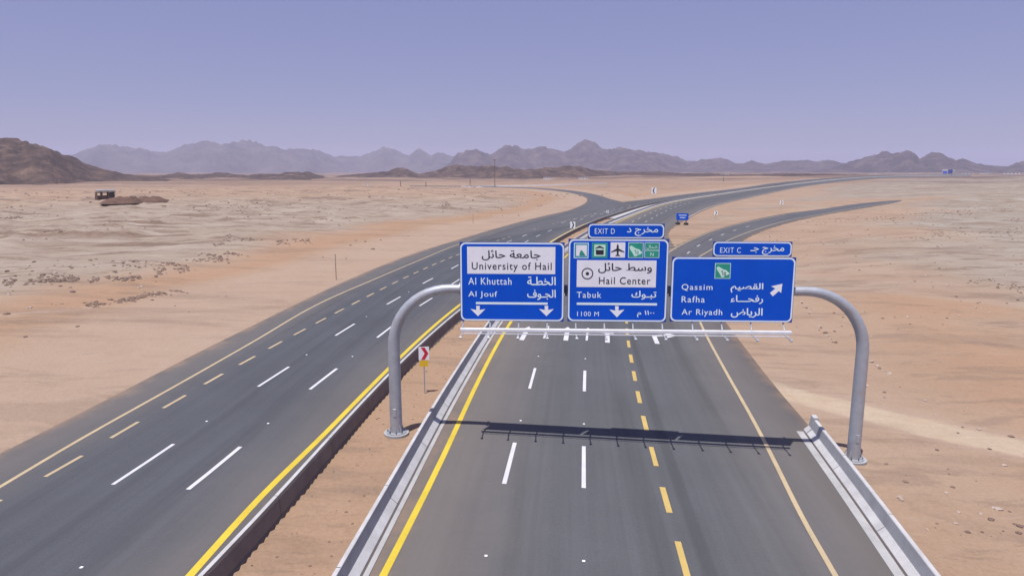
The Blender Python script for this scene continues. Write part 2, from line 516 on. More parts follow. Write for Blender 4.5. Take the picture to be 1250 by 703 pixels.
edgeLL = curven(EDGE_LL, ext0=45); edgeRR = curven(EDGE_RR, ext0=28)
rampL = curven(RAMP_L, 200); rampR = curven(RAMP_R, 200)
lrA = curven(LRAMP_A, 160); lrB = curven(LRAMP_B, 160)

def match(a, b, n):
    """pair two edges: for stations along a take the nearest advancing station on b"""
    A = sub(a, 0, arclen(a)[-1], n); nm = normals(A)
    LB = arclen(b); out = []; last = 0
    B = sub(b, 0, LB[-1], 4000); SB = np.linspace(0, LB[-1], 4000)
    for i in range(n):
        d = B - A[i]
        along = d[:, 0] * -nm[i, 1] + d[:, 1] * nm[i, 0]
        dist = np.hypot(d[:, 0], d[:, 1])
        k = np.argmin(np.abs(along) * 3 + dist * .35 + (SB < last) * 1e6)
        last = SB[k]; out.append(SB[k])
    s = np.array(out)
    ker = np.ones(9) / 9; sp = np.concatenate([[s[0]] * 4, s, [s[-1]] * 4]); s = np.convolve(sp, ker, 'valid')
    s[0] = out[0]; s[-1] = LB[-1]
    return A, np.stack([np.interp(s, LB, b[:, 0]), np.interp(s, LB, b[:, 1])], 1)

FOOT = []
def sheet(name, a, b, m, z, cols=6, skirt=.35, n=500, kind='structure', foot=True, parent=None):
    A, B = match(a, b, n)
    s = arclen((A + B) / 2)
    V = []; UV = []; UV2 = []
    for i in range(n):
        w = np.linalg.norm(B[i] - A[i])
        for j in range(cols + 1):
            t = j / cols
            p = A[i] * (1 - t) + B[i] * t
            V.append((p[0], p[1], float(Hs(p[0], p[1])) + z)); UV.append((w * t, s[i])); UV2.append((w * (1 - t), s[i]))
    Fc = []
    k = cols + 1
    for i in range(n - 1):
        for j in range(cols):
            Fc.append((i * k + j, i * k + j + 1, (i + 1) * k + j + 1, (i + 1) * k + j))
    if skirt:
        for side in (0, cols):
            n0 = len(V)
            for i in range(n):
                v = V[i * k + side]; V.append((v[0], v[1], v[2] - skirt)); UV.append(UV[i * k + side]); UV2.append(UV2[i * k + side])
            for i in range(n - 1):
                f = (i * k + side, (i + 1) * k + side, n0 + i + 1, n0 + i)
                Fc.append(f if side == 0 else f[::-1])
    if foot: FOOT.append(np.vstack([A, B[::-1]]))
    o = mesh_obj(name, V, Fc, m, parent, True, {'road': UV, 'far': UV2})
    if kind: o['kind'] = kind
    return o, A, B

road_r, RA, RB = sheet('road', barR, edgeRR, ASPH_R, .10, 8)
tag(road_r, 'main dual carriageway asphalt under the sign gantry, running away to the right')
road_l, LA, LB_ = sheet('road', edgeLL, offset(barL, .0), ASPH_L, .10, 8)
tag(road_l, 'opposite carriageway on the left beyond the sandy median')
ramp_r, _, _ = sheet('exit_ramp', rampL, rampR, ASPH_S, .115, 4, n=260)
tag(ramp_r, 'exit ramp curving off to the right behind the signs')
ramp_l, _, _ = sheet('exit_ramp', lrA, lrB, ASPH_S, .112, 4, n=220)
tag(ramp_l, 'side road curving off to the left in the distance')

def ribbon(name, line, w, z, m, parent, uv=False):
    n = normals(line)
    a = line - n * w / 2; b = line + n * w / 2
    V = [(p[0], p[1], float(Hs(p[0], p[1])) + z) for q in zip(a, b) for p in q]
    return mesh_obj(name, V, [(2 * i, 2 * i + 1, 2 * i + 3, 2 * i + 2) for i in range(len(line) - 1)], m, parent)

def dashes(name, line, s_first, period, length, w, m, parent, smax, z=.108):
    L = arclen(line)[-1]
    s = s_first
    while s - period > 0: s -= period
    while s < min(L - length, smax):
        if s > 0:
            q = sub(line, s, s + length, max(2, int(length / 1.5) + 1))
            r = np.hypot(*q[0])
            ribbon(name, q, w * random.uniform(.92, 1.06), z + .00004 * r, m, parent)
        s += period

# right carriageway markings ------------------------------------------------
lineRL = curven([(469, 703), (540, 563), (572, 491), (613, 411)] + [], 60, ext0=30)
# beyond the signs the edge line keeps 1 m from the barrier
k0 = s_at(barR, P(607, 398)); Lb = arclen(barR)[-1]
farline = lambda d: offset(sub(barR, k0 + 12, Lb, 260), d)
def joined(near_px, d, ext0=30):
    near = np.array([P(*q) for q in near_px])
    far = farline(d)
    return curve(np.vstack([near, far[::13]]), n=420, world=True, ext0=ext0)
L_edge = joined([(469, 703), (540, 563), (572, 491), (613, 411)], 1.0)
L_d1 = joined([(588, 703), (619, 578), (650, 463), (665, 411)], 4.6)
L_d2 = joined([(712.5, 703), (712.5, 573), (713.5, 465), (716.5, 411)], 8.2)
L_d3 = joined([(838, 703), (813, 612), (797, 558), (779, 485), (769.5, 434), (765.5, 411)], 11.8)
ribbon('edge_line', L_edge, .27, .108, PAINT_Y, road_r)
per_w = 12.0
def station(line, u, v): return s_at(line, P(u, v))
s1a, s1b = station(L_d1, 617, 593), station(L_d1, 627.5, 544)
s1c, s1d = station(L_d1, 645.5, 476), station(L_d1, 653, 450)
print('dash1', s1a, s1b, s1c, s1d)
per_w = s1c - s1a
dl = ((s1b - s1a) + (s1d - s1c)) / 2
dashes('lane_dash', L_d1, s1a, per_w, dl, .20, PAINT_W, road_r, 330)
dashes('lane_dash', L_d2, station(L_d2, 713, 598), per_w, dl, .20, PAINT_W, road_r, 330)
sy = [station(L_d3, *q) for q in ((829, 661), (815, 628), (809, 597), (801, 571), (794, 546))]
print('yd', sy)
# the yellow dashes: 2.1 m on, 2.4 m off
dashes('yellow_dash', L_d3, sy[1], (sy[3] - sy[1]), (sy[2] - sy[1]), .26, PAINT_YD, road_r, 120)
rline = curven([(1018, 703), (982, 640), (945, 565), (920, 516), (888, 459), (857, 400), (843, 362), (838, 335), (846, 320), (869, 305), (888, 294.5), (912, 284.5), (936, 276.5), (960, 270), (1000, 262.5), (1045, 254), (1088, 247.6)], 300, ext0=30)
ribbon('edge_line', rline, .22, .122, PAINT_C, ramp_r)
gl = curven([(812, 312), (822, 305), (843, 294), (872, 282.2), (899, 274.8), (928, 268.3), (960, 262.3)], 80)
ribbon('edge_line', gl, .2, .122, PAINT_C, ramp_r)
rd = curven([(808, 336), (826, 316), (836, 312), (850, 302), (868, 293), (886, 285.5), (906, 279), (930, 273.5)], 80)
dashes('lane_dash', rd, 3, 12, 3, .22, PAINT_W, ramp_r, 130, .124)
mr = offset(curven([(838, 268.5), (871, 252.7), (925, 239.5), (984, 227.8), (1034, 221.5)], 120), -.8)
ribbon('edge_line', mr, .2, .12, PAINT_W, road_r)

# pavement arrows in the lane centres, seen just past the light gantry
def arrow_pts(kind):
    if kind == 'ahead':
        return [(-.16, 0), (.16, 0), (.16, 2.9), (.5, 2.9), (0, 4.6), (-.5, 2.9), (-.16, 2.9)]
    return [(-.16, 0), (.16, 0), (.16, 2.3), (.9, 2.7), (.9, 2.1), (1.7, 3.1), (.9, 4.0), (.9, 3.35), (-.16, 2.8)]
def arrow(kind, u, v, u2, v2):
    p = P(u, v); q = P(u2, v2); d = (q - p) / np.linalg.norm(q - p); r = np.array([d[1], -d[0]])
    V = []
    for x, y in arrow_pts(kind):
        w = p + d * y * 1.15 + r * x * 1.25
        V.append((w[0], w[1], float(Hs(*w)) + .109))
    mesh_obj('pavement_arrow', V, [tuple(range(len(V)))], PAINT_W, road_r)
arrow('ahead', 636.5, 416.5, 644, 403); arrow('ahead', 690.5, 417, 693, 402); arrow('ahead', 741.5, 419.5, 741, 403); arrow('right', 802.5, 421, 797, 408)

# gore stripes
for i, t in enumerate(np.linspace(0, 1, 6)):
    a = P(811 - 1 * t, 286.5 + 18 * t); b = P(846 - 20 * t, 288 + 17 * t)
    ribbon('gore_stripe', np.array([a, (a + b) / 2, b]), .38, .126, PAINT_C, ramp_r)

# left carriageway markings -------------------------------------------------
NL = 320
lc = curven([(0, 597), (95, 540), (200, 481), (308.5, 419), (385, 374), (459, 341), (513, 318), (560, 299), (620, 282), (696, 264), (722, 258.2), (744, 254), (775, 248.8), (840, 240), (900, 232.3)], NL, ext0=25)
ribbon('edge_line', lc, .2, .109, PAINT_C, road_l)
ly = curven([(0, 613.5), (80, 571), (153, 526), (213, 492.5), (262, 463.5), (304, 440.5), (339, 421), (369, 405), (395, 391), (439, 368), (472, 351), (505, 335), (553, 314), (600, 297), (650, 281), (690, 270), (730, 260)], NL, ext0=25)
s0 = station(ly, 52, 584); s_1 = station(ly, 100, 560); s2 = station(ly, 134, 537); s3 = station(ly, 171, 516); s4 = station(ly, 198, 500); s5 = station(ly, 361, 409)
print('ly', s0, s_1, s2, s3, s4, s5, (s5 - s4))
pl = (s4 - s0) / 2
dashes('yellow_dash', ly, s0, pl, (s_1 - s0) * .5 + (s3 - s2) * .5, .2, PAINT_C, road_l, 240)
lw1 = curven([(0, 683), (138, 594), (211, 545), (313, 475), (352, 450), (409.5, 411), (434, 396), (473.5, 372), (492, 361.6), (520, 345), (534, 338), (600, 304), (660, 281), (700, 268.5), (740, 258.5), (790, 248.3), (850, 240)], NL, ext0=15)
lw2 = curven([(90, 703), (230, 600), (293, 548), (377.6, 477.6), (411, 451.7), (460.5, 413.5), (477.5, 400.3), (513, 374), (530, 363.5), (556, 345), (620, 308), (660, 287), (705, 269.5), (745, 259), (790, 249.5), (850, 240.8)], NL, ext0=20)
a0, a1, a2, a3, a4 = [station(lw1, *q) for q in ((138, 594), (211, 545), (313, 475), (352, 450), (409.5, 411))]
print('lw1', a0, a1, a2, a3, a4)
b0, b1, b2, b3, b4 = [station(lw2, *q) for q in ((230, 600), (293, 548), (377.6, 477.6), (411, 451.7), (460.5, 413.5))]
print('lw2', b0, b1, b2, b3, b4)
dashes('lane_dash', lw1, a0, (a4 - a0) / 2, (a1 - a0 + a3 - a2) / 2, .19, PAINT_W, road_l, 300)
dashes('lane_dash', lw2, b0, (b4 - b0) / 2, (b1 - b0 + b3 - b2) / 2, .19, PAINT_W, road_l, 300)
lyy = curven([(234.5, 703), (316, 611), (390, 538), (440, 486.5), (474, 452), (520, 408), (559, 375), (640, 317), (682, 290), (715, 273.8), (757, 259.6), (797, 248.8), (866, 237.7)], NL, ext0=22)
ribbon('edge_line', lyy, .30, .109, PAINT_Y, road_l)

# ------------------------------------------------------------------ land
def foot_mask(X, Y, polys):
    inside = np.zeros(X.shape, bool); dist = np.full(X.shape, 1e9)
    for poly in polys:
        q = poly[::3]
        a = q; b = np.roll(q, -1, 0)
        ins = np.zeros(X.shape, bool)
        for (x0, y0), (x1, y1) in zip(a, b):
            c = ((y0 > Y) != (y1 > Y))
            with np.errstate(divide='ignore', invalid='ignore'):
                ins ^= c & (X < (x1 - x0) * (Y - y0) / (y1 - y0 + 1e-12) + x0)
            d = np.array([x1 - x0, y1 - y0]); L2 = d @ d + 1e-9
            t = np.clip(((X - x0) * d[0] + (Y - y0) * d[1]) / L2, 0, 1)
            np.minimum(dist, np.hypot(X - x0 - t * d[0], Y - y0 - t * d[1]), out=dist)
        inside |= ins
    return np.where(inside, -dist, dist)

def line_dist(X, Y, pts):
    dist = np.full(X.shape, 1e9)
    for (x0, y0), (x1, y1) in zip(pts[:-1], pts[1:]):
        dx, dy = x1 - x0, y1 - y0; L2 = dx * dx + dy * dy + 1e-9
        t = np.clip(((X - x0) * dx + (Y - y0) * dy) / L2, 0, 1)
        np.minimum(dist, np.hypot(X - x0 - t * dx, Y - y0 - t * dy), out=dist)
    return dist

az = np.concatenate([np.arange(-180, -48, 3.0), np.arange(-48, 48, .3), np.arange(48, 180, 3.0)])
az = np.radians(az)
rr = 1.5 * 1.0165 ** np.arange(0, 535)
rr = rr[rr < 9000]
R_, A_ = np.meshgrid(rr, az, indexing='ij')
X = R_ * np.sin(A_); Y = R_ * np.cos(A_)
inview = (Y > 0)
fd = foot_mask(X, Y, FOOT)
med = foot_mask(X, Y, [np.vstack([barL, barR[::-1]])])      # between the carriageways
base = Hs(X, Y)
open_ = smooth(2 + .02 * R_, 14 + .10 * R_, fd) * (med > 0)
left = X < np.interp(Y, edgeLL[:, 1], edgeLL[:, 0])
nb = (fbm(X / 46, Y / 46, 5, 3) - .5) * 2.6 + (fbm(X / 9, Y / 9, 4, 11) - .5) * .55
bigw = (fbm(X / 210, Y / 210, 4, 31) - .5) * 7 * smooth(150, 500, R_)
h = base + open_ * (nb * smooth(10, 120, R_) + bigw * smooth(30, 120, fd))
# rise that hides the far end of the right ramp
def G(u, v, sx, sy, rot, hh):
    c = P(u, v); dx = X - c[0]; dy = Y - c[1]
    ca, sa = math.cos(rot), math.sin(rot)
    a = dx * ca + dy * sa; b = -dx * sa + dy * ca
    return hh * np.exp(-(a / sx) ** 2 - (b / sy) ** 2)
h = h + G(1190, 250, 62, 30, .30, 3.6) * smooth(0, 10, fd)
h = h + G(1220, 300, 60, 40, .3, 1.3) * open_
h = h + G(1225, 227, 170, 70, .2, 3.2) * smooth(5, 40, fd)
# gullies and low banks of the stony ground on the left
rg1 = 1 - np.abs(2 * fbm(X / 38, Y / 17, 4, 61) - 1)
h = h + left * open_ * smooth(22, 50, fd) * (1 - smooth(450, 800, R_)) * ((rg1 ** 4) * 1.5 + (fbm(X / 5, Y / 3, 3, 63) - .5) * .5)
small = (fbm(X / 2.2, Y / 2.2, 3, 5) - .5) * .16 + (fbm(X / 12, Y / 12, 3, 7) - .5) * .35 * (med > 0)
h = h + small * smooth(.6, 4, fd) * (R_ < 400)
h = np.where(fd < 0, base - .12 - .0006 * R_ * 0, h)
h = np.where((fd >= 0), h + .03 * (1 - smooth(0, 3, fd)), h)
# zones: R gravel plain, G red sand, B graded / tracks, A rubble
rightside = X > np.interp(Y, edgeRR[:, 1], edgeRR[:, 0])
nz = fbm(X / 30, Y / 30, 4, 21)
gravel = np.zeros_like(X)
gR = rightside * smooth(2, 34, fd - 8 + (nz - .5) * 60) * smooth(45, 85, R_) * (1 - smooth(300, 420, R_) * .3)
gL = left * smooth(0, 14, fd - 27 + (nz - .5) * 26) * (1 - smooth(260, 420, R_)) * .75
gravel = np.clip(np.maximum(gR * (1 + .25 * smooth(90, 200, R_)), gL), 0, 1)
red = left * np.exp(-((fd - 22 + (nz - .5) * 18) / 7) ** 2) * .9 + rightside * (R_ < 95) * smooth(6, 22, fd + (nz - .5) * 14) * (1 - gR) * .8
red = np.clip(red + (med < 0) * .45 * (R_ < 300), 0, 1)
graded = left * (1 - smooth(12, 20, fd + (nz - .5) * 8)) * .7
track = curve([P(905, 462), P(960, 480), P(1040, 500), P(1130, 521), P(1250, 546), P(1400, 577)], n=60, world=True)
td = line_dist(X, Y, track)
trk = np.maximum(np.exp(-((np.abs(td + (nz - .5) * .8) - 1.1) / .55) ** 2), .86 * np.exp(-(td / 2.2) ** 4)) + .2 * np.exp(-(td / 5.5) ** 2)
tr2 = curve([P(0, 388), P(60, 383), P(110, 378)], n=20, world=True)
trk = np.maximum(trk, np.exp(-(line_dist(X, Y, tr2) / 1.0) ** 2) * left)
graded = np.clip(np.maximum(graded, trk), 0, 1)
rub = left * smooth(2, 18, fd - 28) * (1 - smooth(500, 900, R_)) * smooth(.34, .52, nz) + rightside * smooth(0, 30, fd - 45) * .45
Z = np.zeros(X.shape + (4,), np.float32)
Z[..., 0] = gravel; Z[..., 1] = red; Z[..., 2] = graded; Z[..., 3] = np.clip(rub, 0, 1)
nr, na = X.shape
V = np.stack([X.ravel(), Y.ravel(), h.ravel()], 1)
V = np.vstack([V, [[0, 0, 0]]])
ii, jj = np.meshgrid(np.arange(nr - 1), np.arange(na), indexing='ij')
j2 = (jj + 1) % na
Q = np.stack([ii * na + jj, ii * na + j2, (ii + 1) * na + j2, (ii + 1) * na + jj], -1).reshape(-1, 4)[:, ::-1]
me = bpy.data.meshes.new('ground')
nq = len(Q)
T = np.array([[len(V) - 1, (j + 1) % na, j] for j in range(na)])
me.vertices.add(len(V)); me.vertices.foreach_set('co', V.astype(np.float32).ravel())
me.loops.add(nq * 4 + na * 3); me.loops.foreach_set('vertex_index', np.concatenate([Q.ravel(), T.ravel()]).astype(np.int32))
me.polygons.add(nq + na)
me.polygons.foreach_set('loop_start', np.concatenate([np.arange(nq) * 4, nq * 4 + np.arange(na) * 3]).astype(np.int32))
me.polygons.foreach_set('loop_total', np.concatenate([np.full(nq, 4), np.full(na, 3)]).astype(np.int32))
me.update(calc_edges=True); me.validate()
me.polygons.foreach_set('use_smooth', [True] * len(me.polygons))
ca = me.color_attributes.new('zones', 'FLOAT_COLOR', 'POINT')
ca.data.foreach_set('color', np.vstack([Z.reshape(-1, 4), [[0, 0, 0, 0]]]).astype(np.float32).ravel())
me.materials.append(SAND)
ground = link(bpy.data.objects.new('ground', me))
tag(ground, 'stony pink and orange desert sand', kind='structure')
from mathutils.bvhtree import BVHTree
def land_z(x, y):
    """height of the built land"""
    r = math.hypot(x, y); a = math.atan2(x, y)
    i = np.clip(np.interp(r, rr, np.arange(nr)), 0, nr - 1.001); j = np.interp(a, az, np.arange(na))
    i0 = int(i); j0 = min(int(j), na - 2); fi = i - i0; fj = j - j0
    return float((h[i0, j0] * (1 - fi) + h[i0 + 1, j0] * fi) * (1 - fj) + (h[i0, j0 + 1] * (1 - fi) + h[i0 + 1, j0 + 1] * fi) * fj)

# ------------------------------------------------------------------ barriers
def profile_strip(name, line, prof, m, parent=None, close=False, cap=True):
    """prof: list of (offset to the right, height, material index of the face that follows)"""
    n = normals(line); V = []; Fc = []; mi = []
    k = len(prof)
    for i, p in enumerate(line):
        for o, z, _ in prof:
            q = p + n[i] * o
            V.append((q[0], q[1], float(Hs(*p)) + z))
    for i in range(len(line) - 1):
        for j in range(k - 1):
            Fc.append((i * k + j, i * k + j + 1, (i + 1) * k + j + 1, (i + 1) * k + j)); mi.append(prof[j][2])
    if cap:
        Fc.append(tuple(range(k))[::-1]); mi.append(0); Fc.append(tuple((len(line) - 1) * k + j for j in range(k))); mi.append(0)
    o = mesh_obj(name, V, Fc, m, parent)
    o.data.polygons.foreach_set('material_index', mi)
    return o
def dense(line, near=1.5):
    L = arclen(line)[-1]; s = [0]
    while s[-1] < L: s.append(s[-1] + near + s[-1] * .008)
    s = np.array(s[:-1] + [L])
    LL = arclen(line)
    return np.stack([np.interp(s, LL, line[:, 0]), np.interp(s, LL, line[:, 1])], 1)
bR = dense(barR)
# left of the right carriageway: the traffic face looks right
prof = [(-.62, -.2, 0), (-.56, .12, 0), (-.52, .88, 1), (-.50, .92, 1), (-.36, .92, 1), (-.345, .90, 0), (-.27, .36, 1), (.0, .13, 1), (.0, .0, 0)]  # greyer steep face, paler toe and top: shade and sun put in the colour
o = profile_strip('concrete_barrier', bR, prof, [CONC, CONC_B])
tag(o, 'long concrete safety barrier between the sandy median and the yellow line under the gantry', 'barrier')
j_ = profile_strip('drain_joint', offset(bR, .0), [(.0, .109, 0), (.10, .109, 0)], [JOINT], o, cap=False)
g_ = profile_strip('gutter_strip', offset(bR, .0), [(.10, .0, 0), (.10, .118, 0), (.30, .122, 0), (.31, .0, 0)], [GUTTER], o, cap=False)
bL = dense(barL)
prof = [(-.66, .0, 0), (-.66, .13, 1), (-.38, .36, 0), (-.30, .90, 1), (-.275, .93, 1), (-.12, .93, 2), (-.08, .80, 2), (.0, -.25, 2)]  # sunlit top paler, shaded back darker, both by material colour
o = profile_strip('concrete_barrier', bL, prof, [CONC, CONC_B, CONC_SHADE])
tag(o, 'long concrete barrier with a shade-painted back along the yellow line of the left carriageway', 'barrier')
# right barrier, starting beside the right post
br = curve([P(983, 529), P(1008, 564), P(1034, 600), P(1106, 703)], n=40, world=True, ext1=25)
br = np.array([p for p in br])
prof = [(.0, .0, 1), (.0, .13, 1), (.27, .36, 0), (.35, .90, 1), (.37, .93, 1), (.52, .93, 1), (.54, .9, 0), (.62, -.3, 0)]  # paler toe and top carry the sunlight in their colour
brr = br[::-1]
o = profile_strip('concrete_barrier', brr, prof, [CONC, CONC_B])
tag(o, 'short concrete barrier beginning beside the right gantry post', 'barrier')
profile_strip('drain_joint', brr, [(-.12, .112, 0), (.0, .112, 0)], [JOINT], o, cap=False)
profile_strip('gutter_strip', brr, [(-.50, .0, 0), (-.49, .122, 0), (-.12, .126, 0), (-.12, .0, 0)], [GUTTER], o, cap=False)
tip = sub(brr, arclen(brr)[-1] - .7, arclen(brr)[-1] + .15, 2); dtp = (tip[1] - tip[0]) / np.linalg.norm(tip[1] - tip[0])
tip = np.array([tip[1] - dtp * .3, tip[1] + dtp * .25])
profile_strip('end_block', tip, [(-.05, -.1, 0), (-.04, .16, 1), (.22, .42, 0), (.31, 1.02, 1), (.34, 1.06, 1), (.56, 1.06, 1), (.59, 1.02, 0), (.66, -.3, 0)], [CONC, CONC_B], o)  # paler top and toe as on the barrier, sunlight in the colour
def joints(line, prof, s0, s1, step, par):
    s = s0
    while s < s1:
        profile_strip('joint_gap', sub(line, s, s + .035, 2), [(a + (.004 if a > -.3 else -.004), b + .004, 0) for a, b, _ in prof], [JOINT], par, cap=False); s += step
bars = [o_ for o_ in bpy.data.objects if o_.name.startswith('concrete_barrier')]
bars.sort(key=lambda o_: o_.name)
joints(bR, [(-.52, .88, 0), (-.50, .92, 0), (-.36, .92, 0), (-.345, .90, 0), (-.27, .36, 0), (.0, .13, 0)], 31, 100, 6, bars[0])
joints(bL, [(-.275, .93, 0), (-.12, .93, 0), (-.08, .80, 0), (.0, -.1, 0)], 30, 110, 6, bars[1])
joints(brr, [(.0, .13, 0), (.27, .36, 0), (.35, .90, 0), (.37, .93, 0), (.52, .93, 0)], 4, arclen(brr)[-1] - 2, 6, bars[2])
# pale paved strip between the two far barriers
ka, kb = s_at(barR, P(744, 275)), s_at(barL, P(744, 267))
mA = sub(barL, kb, arclen(barL)[-1], 200); mB = offset(sub(barR, ka, arclen(barR)[-1], 200), -.6)
sheet('median_paving', mA, mB, CONC_B, .16, 2, n=240)[0]['label'] = 'pale paved median between the two carriageways in the distance'

# ------------------------------------------------------------------ hills
def hill_range(name, label, prof, dist, width, m, seed, rough=.12, foot=.0, step=1.2, nd=41, zlow=-8):
    """a ridge whose crest stands `dist` metres out; prof gives the crest row against photo column"""
    us = np.arange(prof[0][0], prof[-1][0] + .1, step)
    vs = np.interp(us, [p[0] for p in prof], [p[1] for p in prof])
    ks = np.linspace(-1, 1, nd)
    dd = np.array([ray(u, VH)[:2] for u in us]); dv = np.array([ray(u, v) for u, v in zip(us, vs)])
    hx = dd / np.linalg.norm(dd, axis=1)[:, None]
    D = dist * (1 + .10 * (fbm(us / 70., us * 0 + seed, 3, seed) - .5) * 2)
    crest = CAMH + D * dv[:, 2] / np.linalg.norm(dv[:, :2], axis=1)
    K = ks[None, :]
    QX = hx[:, :1] * (D[:, None] + K * width); QY = hx[:, 1:] * (D[:, None] + K * width)
    bse = Hs(QX, QY) - 6
    e = (1 - np.abs(K)) ** .85 + 0 * QX
    nse = fbm(QX / (width * .42), QY / (width * .42), 6, seed + 3, .55)
    rid = 1 - np.abs(2 * nse - 1)
    f = e * (1 - (1 - e) * 1.5 * (1 - rid))
    up = np.maximum(0, crest[:, None] - bse)
    jag = (fbm(QX / (width * .07), QY / (width * .07), 4, seed + 9) - .5) * rough * up * e ** .6
    V = np.stack([QX, QY, bse + up * np.maximum(f, 0) + jag], -1).reshape(-1, 3)
    Fc = []
    for i in range(len(us) - 1):
        for j in range(nd - 1):
            Fc.append((i * nd + j, i * nd + j + 1, (i + 1) * nd + j + 1, (i + 1) * nd + j))
    o = mesh_obj(name, V, [f[::-1] for f in Fc], m, None, True)
    tag(o, label, kind='structure')
    return o
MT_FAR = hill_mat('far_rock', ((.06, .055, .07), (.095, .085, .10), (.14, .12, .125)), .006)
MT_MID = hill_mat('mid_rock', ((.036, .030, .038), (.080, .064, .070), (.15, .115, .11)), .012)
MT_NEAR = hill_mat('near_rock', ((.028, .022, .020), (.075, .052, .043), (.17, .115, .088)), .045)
A_pts = [(-260, 190), (-160, 178), (-60, 185), (40, 192), (90, 190), (100, 185), (115, 179.5), (135, 176.5), (148, 177), (160, 180), (172, 181), (187, 186), (205, 186), (214, 183), (228, 176), (242, 173.5), (255, 171.5), (268, 174.5), (285, 174), (305, 171.5), (325, 177), (345, 181), (362, 181.5), (384, 182.5), (398, 187), (410, 191), (425, 190), (441, 190.5), (454, 186), (469, 179.5), (479, 181), (492, 188), (500, 190), (512, 182), (520, 186), (527, 190), (535, 186.5), (543, 187), (551, 191), (600, 193), (650, 191), (700, 190), (800, 192), (850, 198), (950, 203), (1100, 205), (1250, 203), (1400, 200), (1500, 205)]
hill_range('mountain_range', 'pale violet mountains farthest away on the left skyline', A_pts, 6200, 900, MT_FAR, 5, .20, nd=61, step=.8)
B_pts = [(520, 212), (540, 206), (551, 198), (560, 186), (570, 182.5), (582, 181), (590, 185), (599, 188.5), (606, 184), (613, 180.5), (623, 176), (631, 179), (638, 182.5), (650, 181), (659, 178.5), (668, 179.5), (676, 182), (686, 185), (697, 182), (702, 178), (709, 173.5), (715, 171.5), (722, 174), (728, 177), (741, 182), (751, 180), (762, 181.5), (774, 183), (790, 185), (805, 187), (825, 190.5), (838, 196), (848, 197), (856, 195), (868, 194), (879, 192), (888, 195), (897, 199.5), (908, 199), (917, 196), (926, 199), (934, 200.5), (945, 198), (956, 195.5), (970, 195.5), (984, 194.5), (995, 198), (1009, 195), (1018, 197), (1026, 199.5), (1060, 201), (1100, 203), (1250, 205), (1400, 200), (1500, 204)]
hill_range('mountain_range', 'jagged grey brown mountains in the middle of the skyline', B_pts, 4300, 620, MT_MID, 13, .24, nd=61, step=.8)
R_pts = [(1000, 212), (1018, 204), (1035, 198), (1050, 193.5), (1062, 190), (1074, 185.5), (1081, 186.5), (1088, 188.5), (1098, 185.5), (1107, 184), (1114, 187), (1121, 193), (1130, 188.5), (1138, 186), (1146, 187), (1156, 191), (1166, 196), (1174, 194), (1183, 196.5), (1191, 200), (1205, 201.5), (1216, 202.5), (1230, 203.5), (1240, 198.5), (1250, 196.5), (1290, 192), (1350, 196), (1420, 202), (1500, 208)]
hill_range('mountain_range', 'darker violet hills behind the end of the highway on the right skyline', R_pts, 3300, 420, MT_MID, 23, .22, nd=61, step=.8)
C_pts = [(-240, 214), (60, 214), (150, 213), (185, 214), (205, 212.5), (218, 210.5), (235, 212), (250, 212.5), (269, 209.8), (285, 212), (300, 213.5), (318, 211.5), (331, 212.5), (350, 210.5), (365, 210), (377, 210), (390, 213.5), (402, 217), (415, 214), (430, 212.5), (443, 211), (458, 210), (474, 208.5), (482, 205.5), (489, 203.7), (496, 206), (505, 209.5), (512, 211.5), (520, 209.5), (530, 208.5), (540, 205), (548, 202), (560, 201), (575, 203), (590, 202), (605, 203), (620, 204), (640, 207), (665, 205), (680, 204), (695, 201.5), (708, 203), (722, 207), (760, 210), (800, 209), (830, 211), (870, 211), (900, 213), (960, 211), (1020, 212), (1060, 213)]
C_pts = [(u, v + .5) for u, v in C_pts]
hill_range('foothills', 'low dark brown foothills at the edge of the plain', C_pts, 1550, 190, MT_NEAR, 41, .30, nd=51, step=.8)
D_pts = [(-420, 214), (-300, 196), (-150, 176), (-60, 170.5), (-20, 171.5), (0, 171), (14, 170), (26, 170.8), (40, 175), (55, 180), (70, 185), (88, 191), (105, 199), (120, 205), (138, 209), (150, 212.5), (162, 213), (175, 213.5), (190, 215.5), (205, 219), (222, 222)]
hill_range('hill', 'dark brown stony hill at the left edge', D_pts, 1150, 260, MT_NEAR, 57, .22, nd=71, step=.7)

# ------------------------------------------------------------------ sign gantry
bl = P(484, 530); brp = P(1041, 562)
zbase = (float(Hs(*bl)), float(Hs(*brp)))
GL = float(np.linalg.norm(brp - bl)); gax = (brp - bl) / GL; GANG = math.atan2(gax[1], gax[0])
gn = np.array([-gax[1], gax[0]])        # local +y, away from the camera
def on_plane(u, v, c):
    """photo place -> (distance along the gantry, height) on the upright plane c metres behind the posts"""
    d = ray(u, v)
    t = ((bl[0] + gn[0] * c) * gn[0] + (bl[1] + gn[1] * c) * gn[1]) / (d[0] * gn[0] + d[1] * gn[1])
    q = np.array([d[0] * t, d[1] * t])
    return float((q - bl) @ gax), float(CAMH + d[2] * t)
def g_world(s, c, z=0): 
    q = bl + gax * s + gn * c
    return (float(q[0]), float(q[1]), z)
print('gantry length', GL, 'angle', math.degrees(GANG), 'beam', on_plane(555, 351, 0), on_plane(968, 356, 0))
gantry = empty('sign_gantry', g_world(0, 0, 0), GANG, label='grey tubular steel sign gantry arching over the right carriageway', cat='gantry')
zL = on_plane(555, 352, 0); zR = on_plane(968, 356, 0)
zb = (zL[1] + zR[1]) / 2
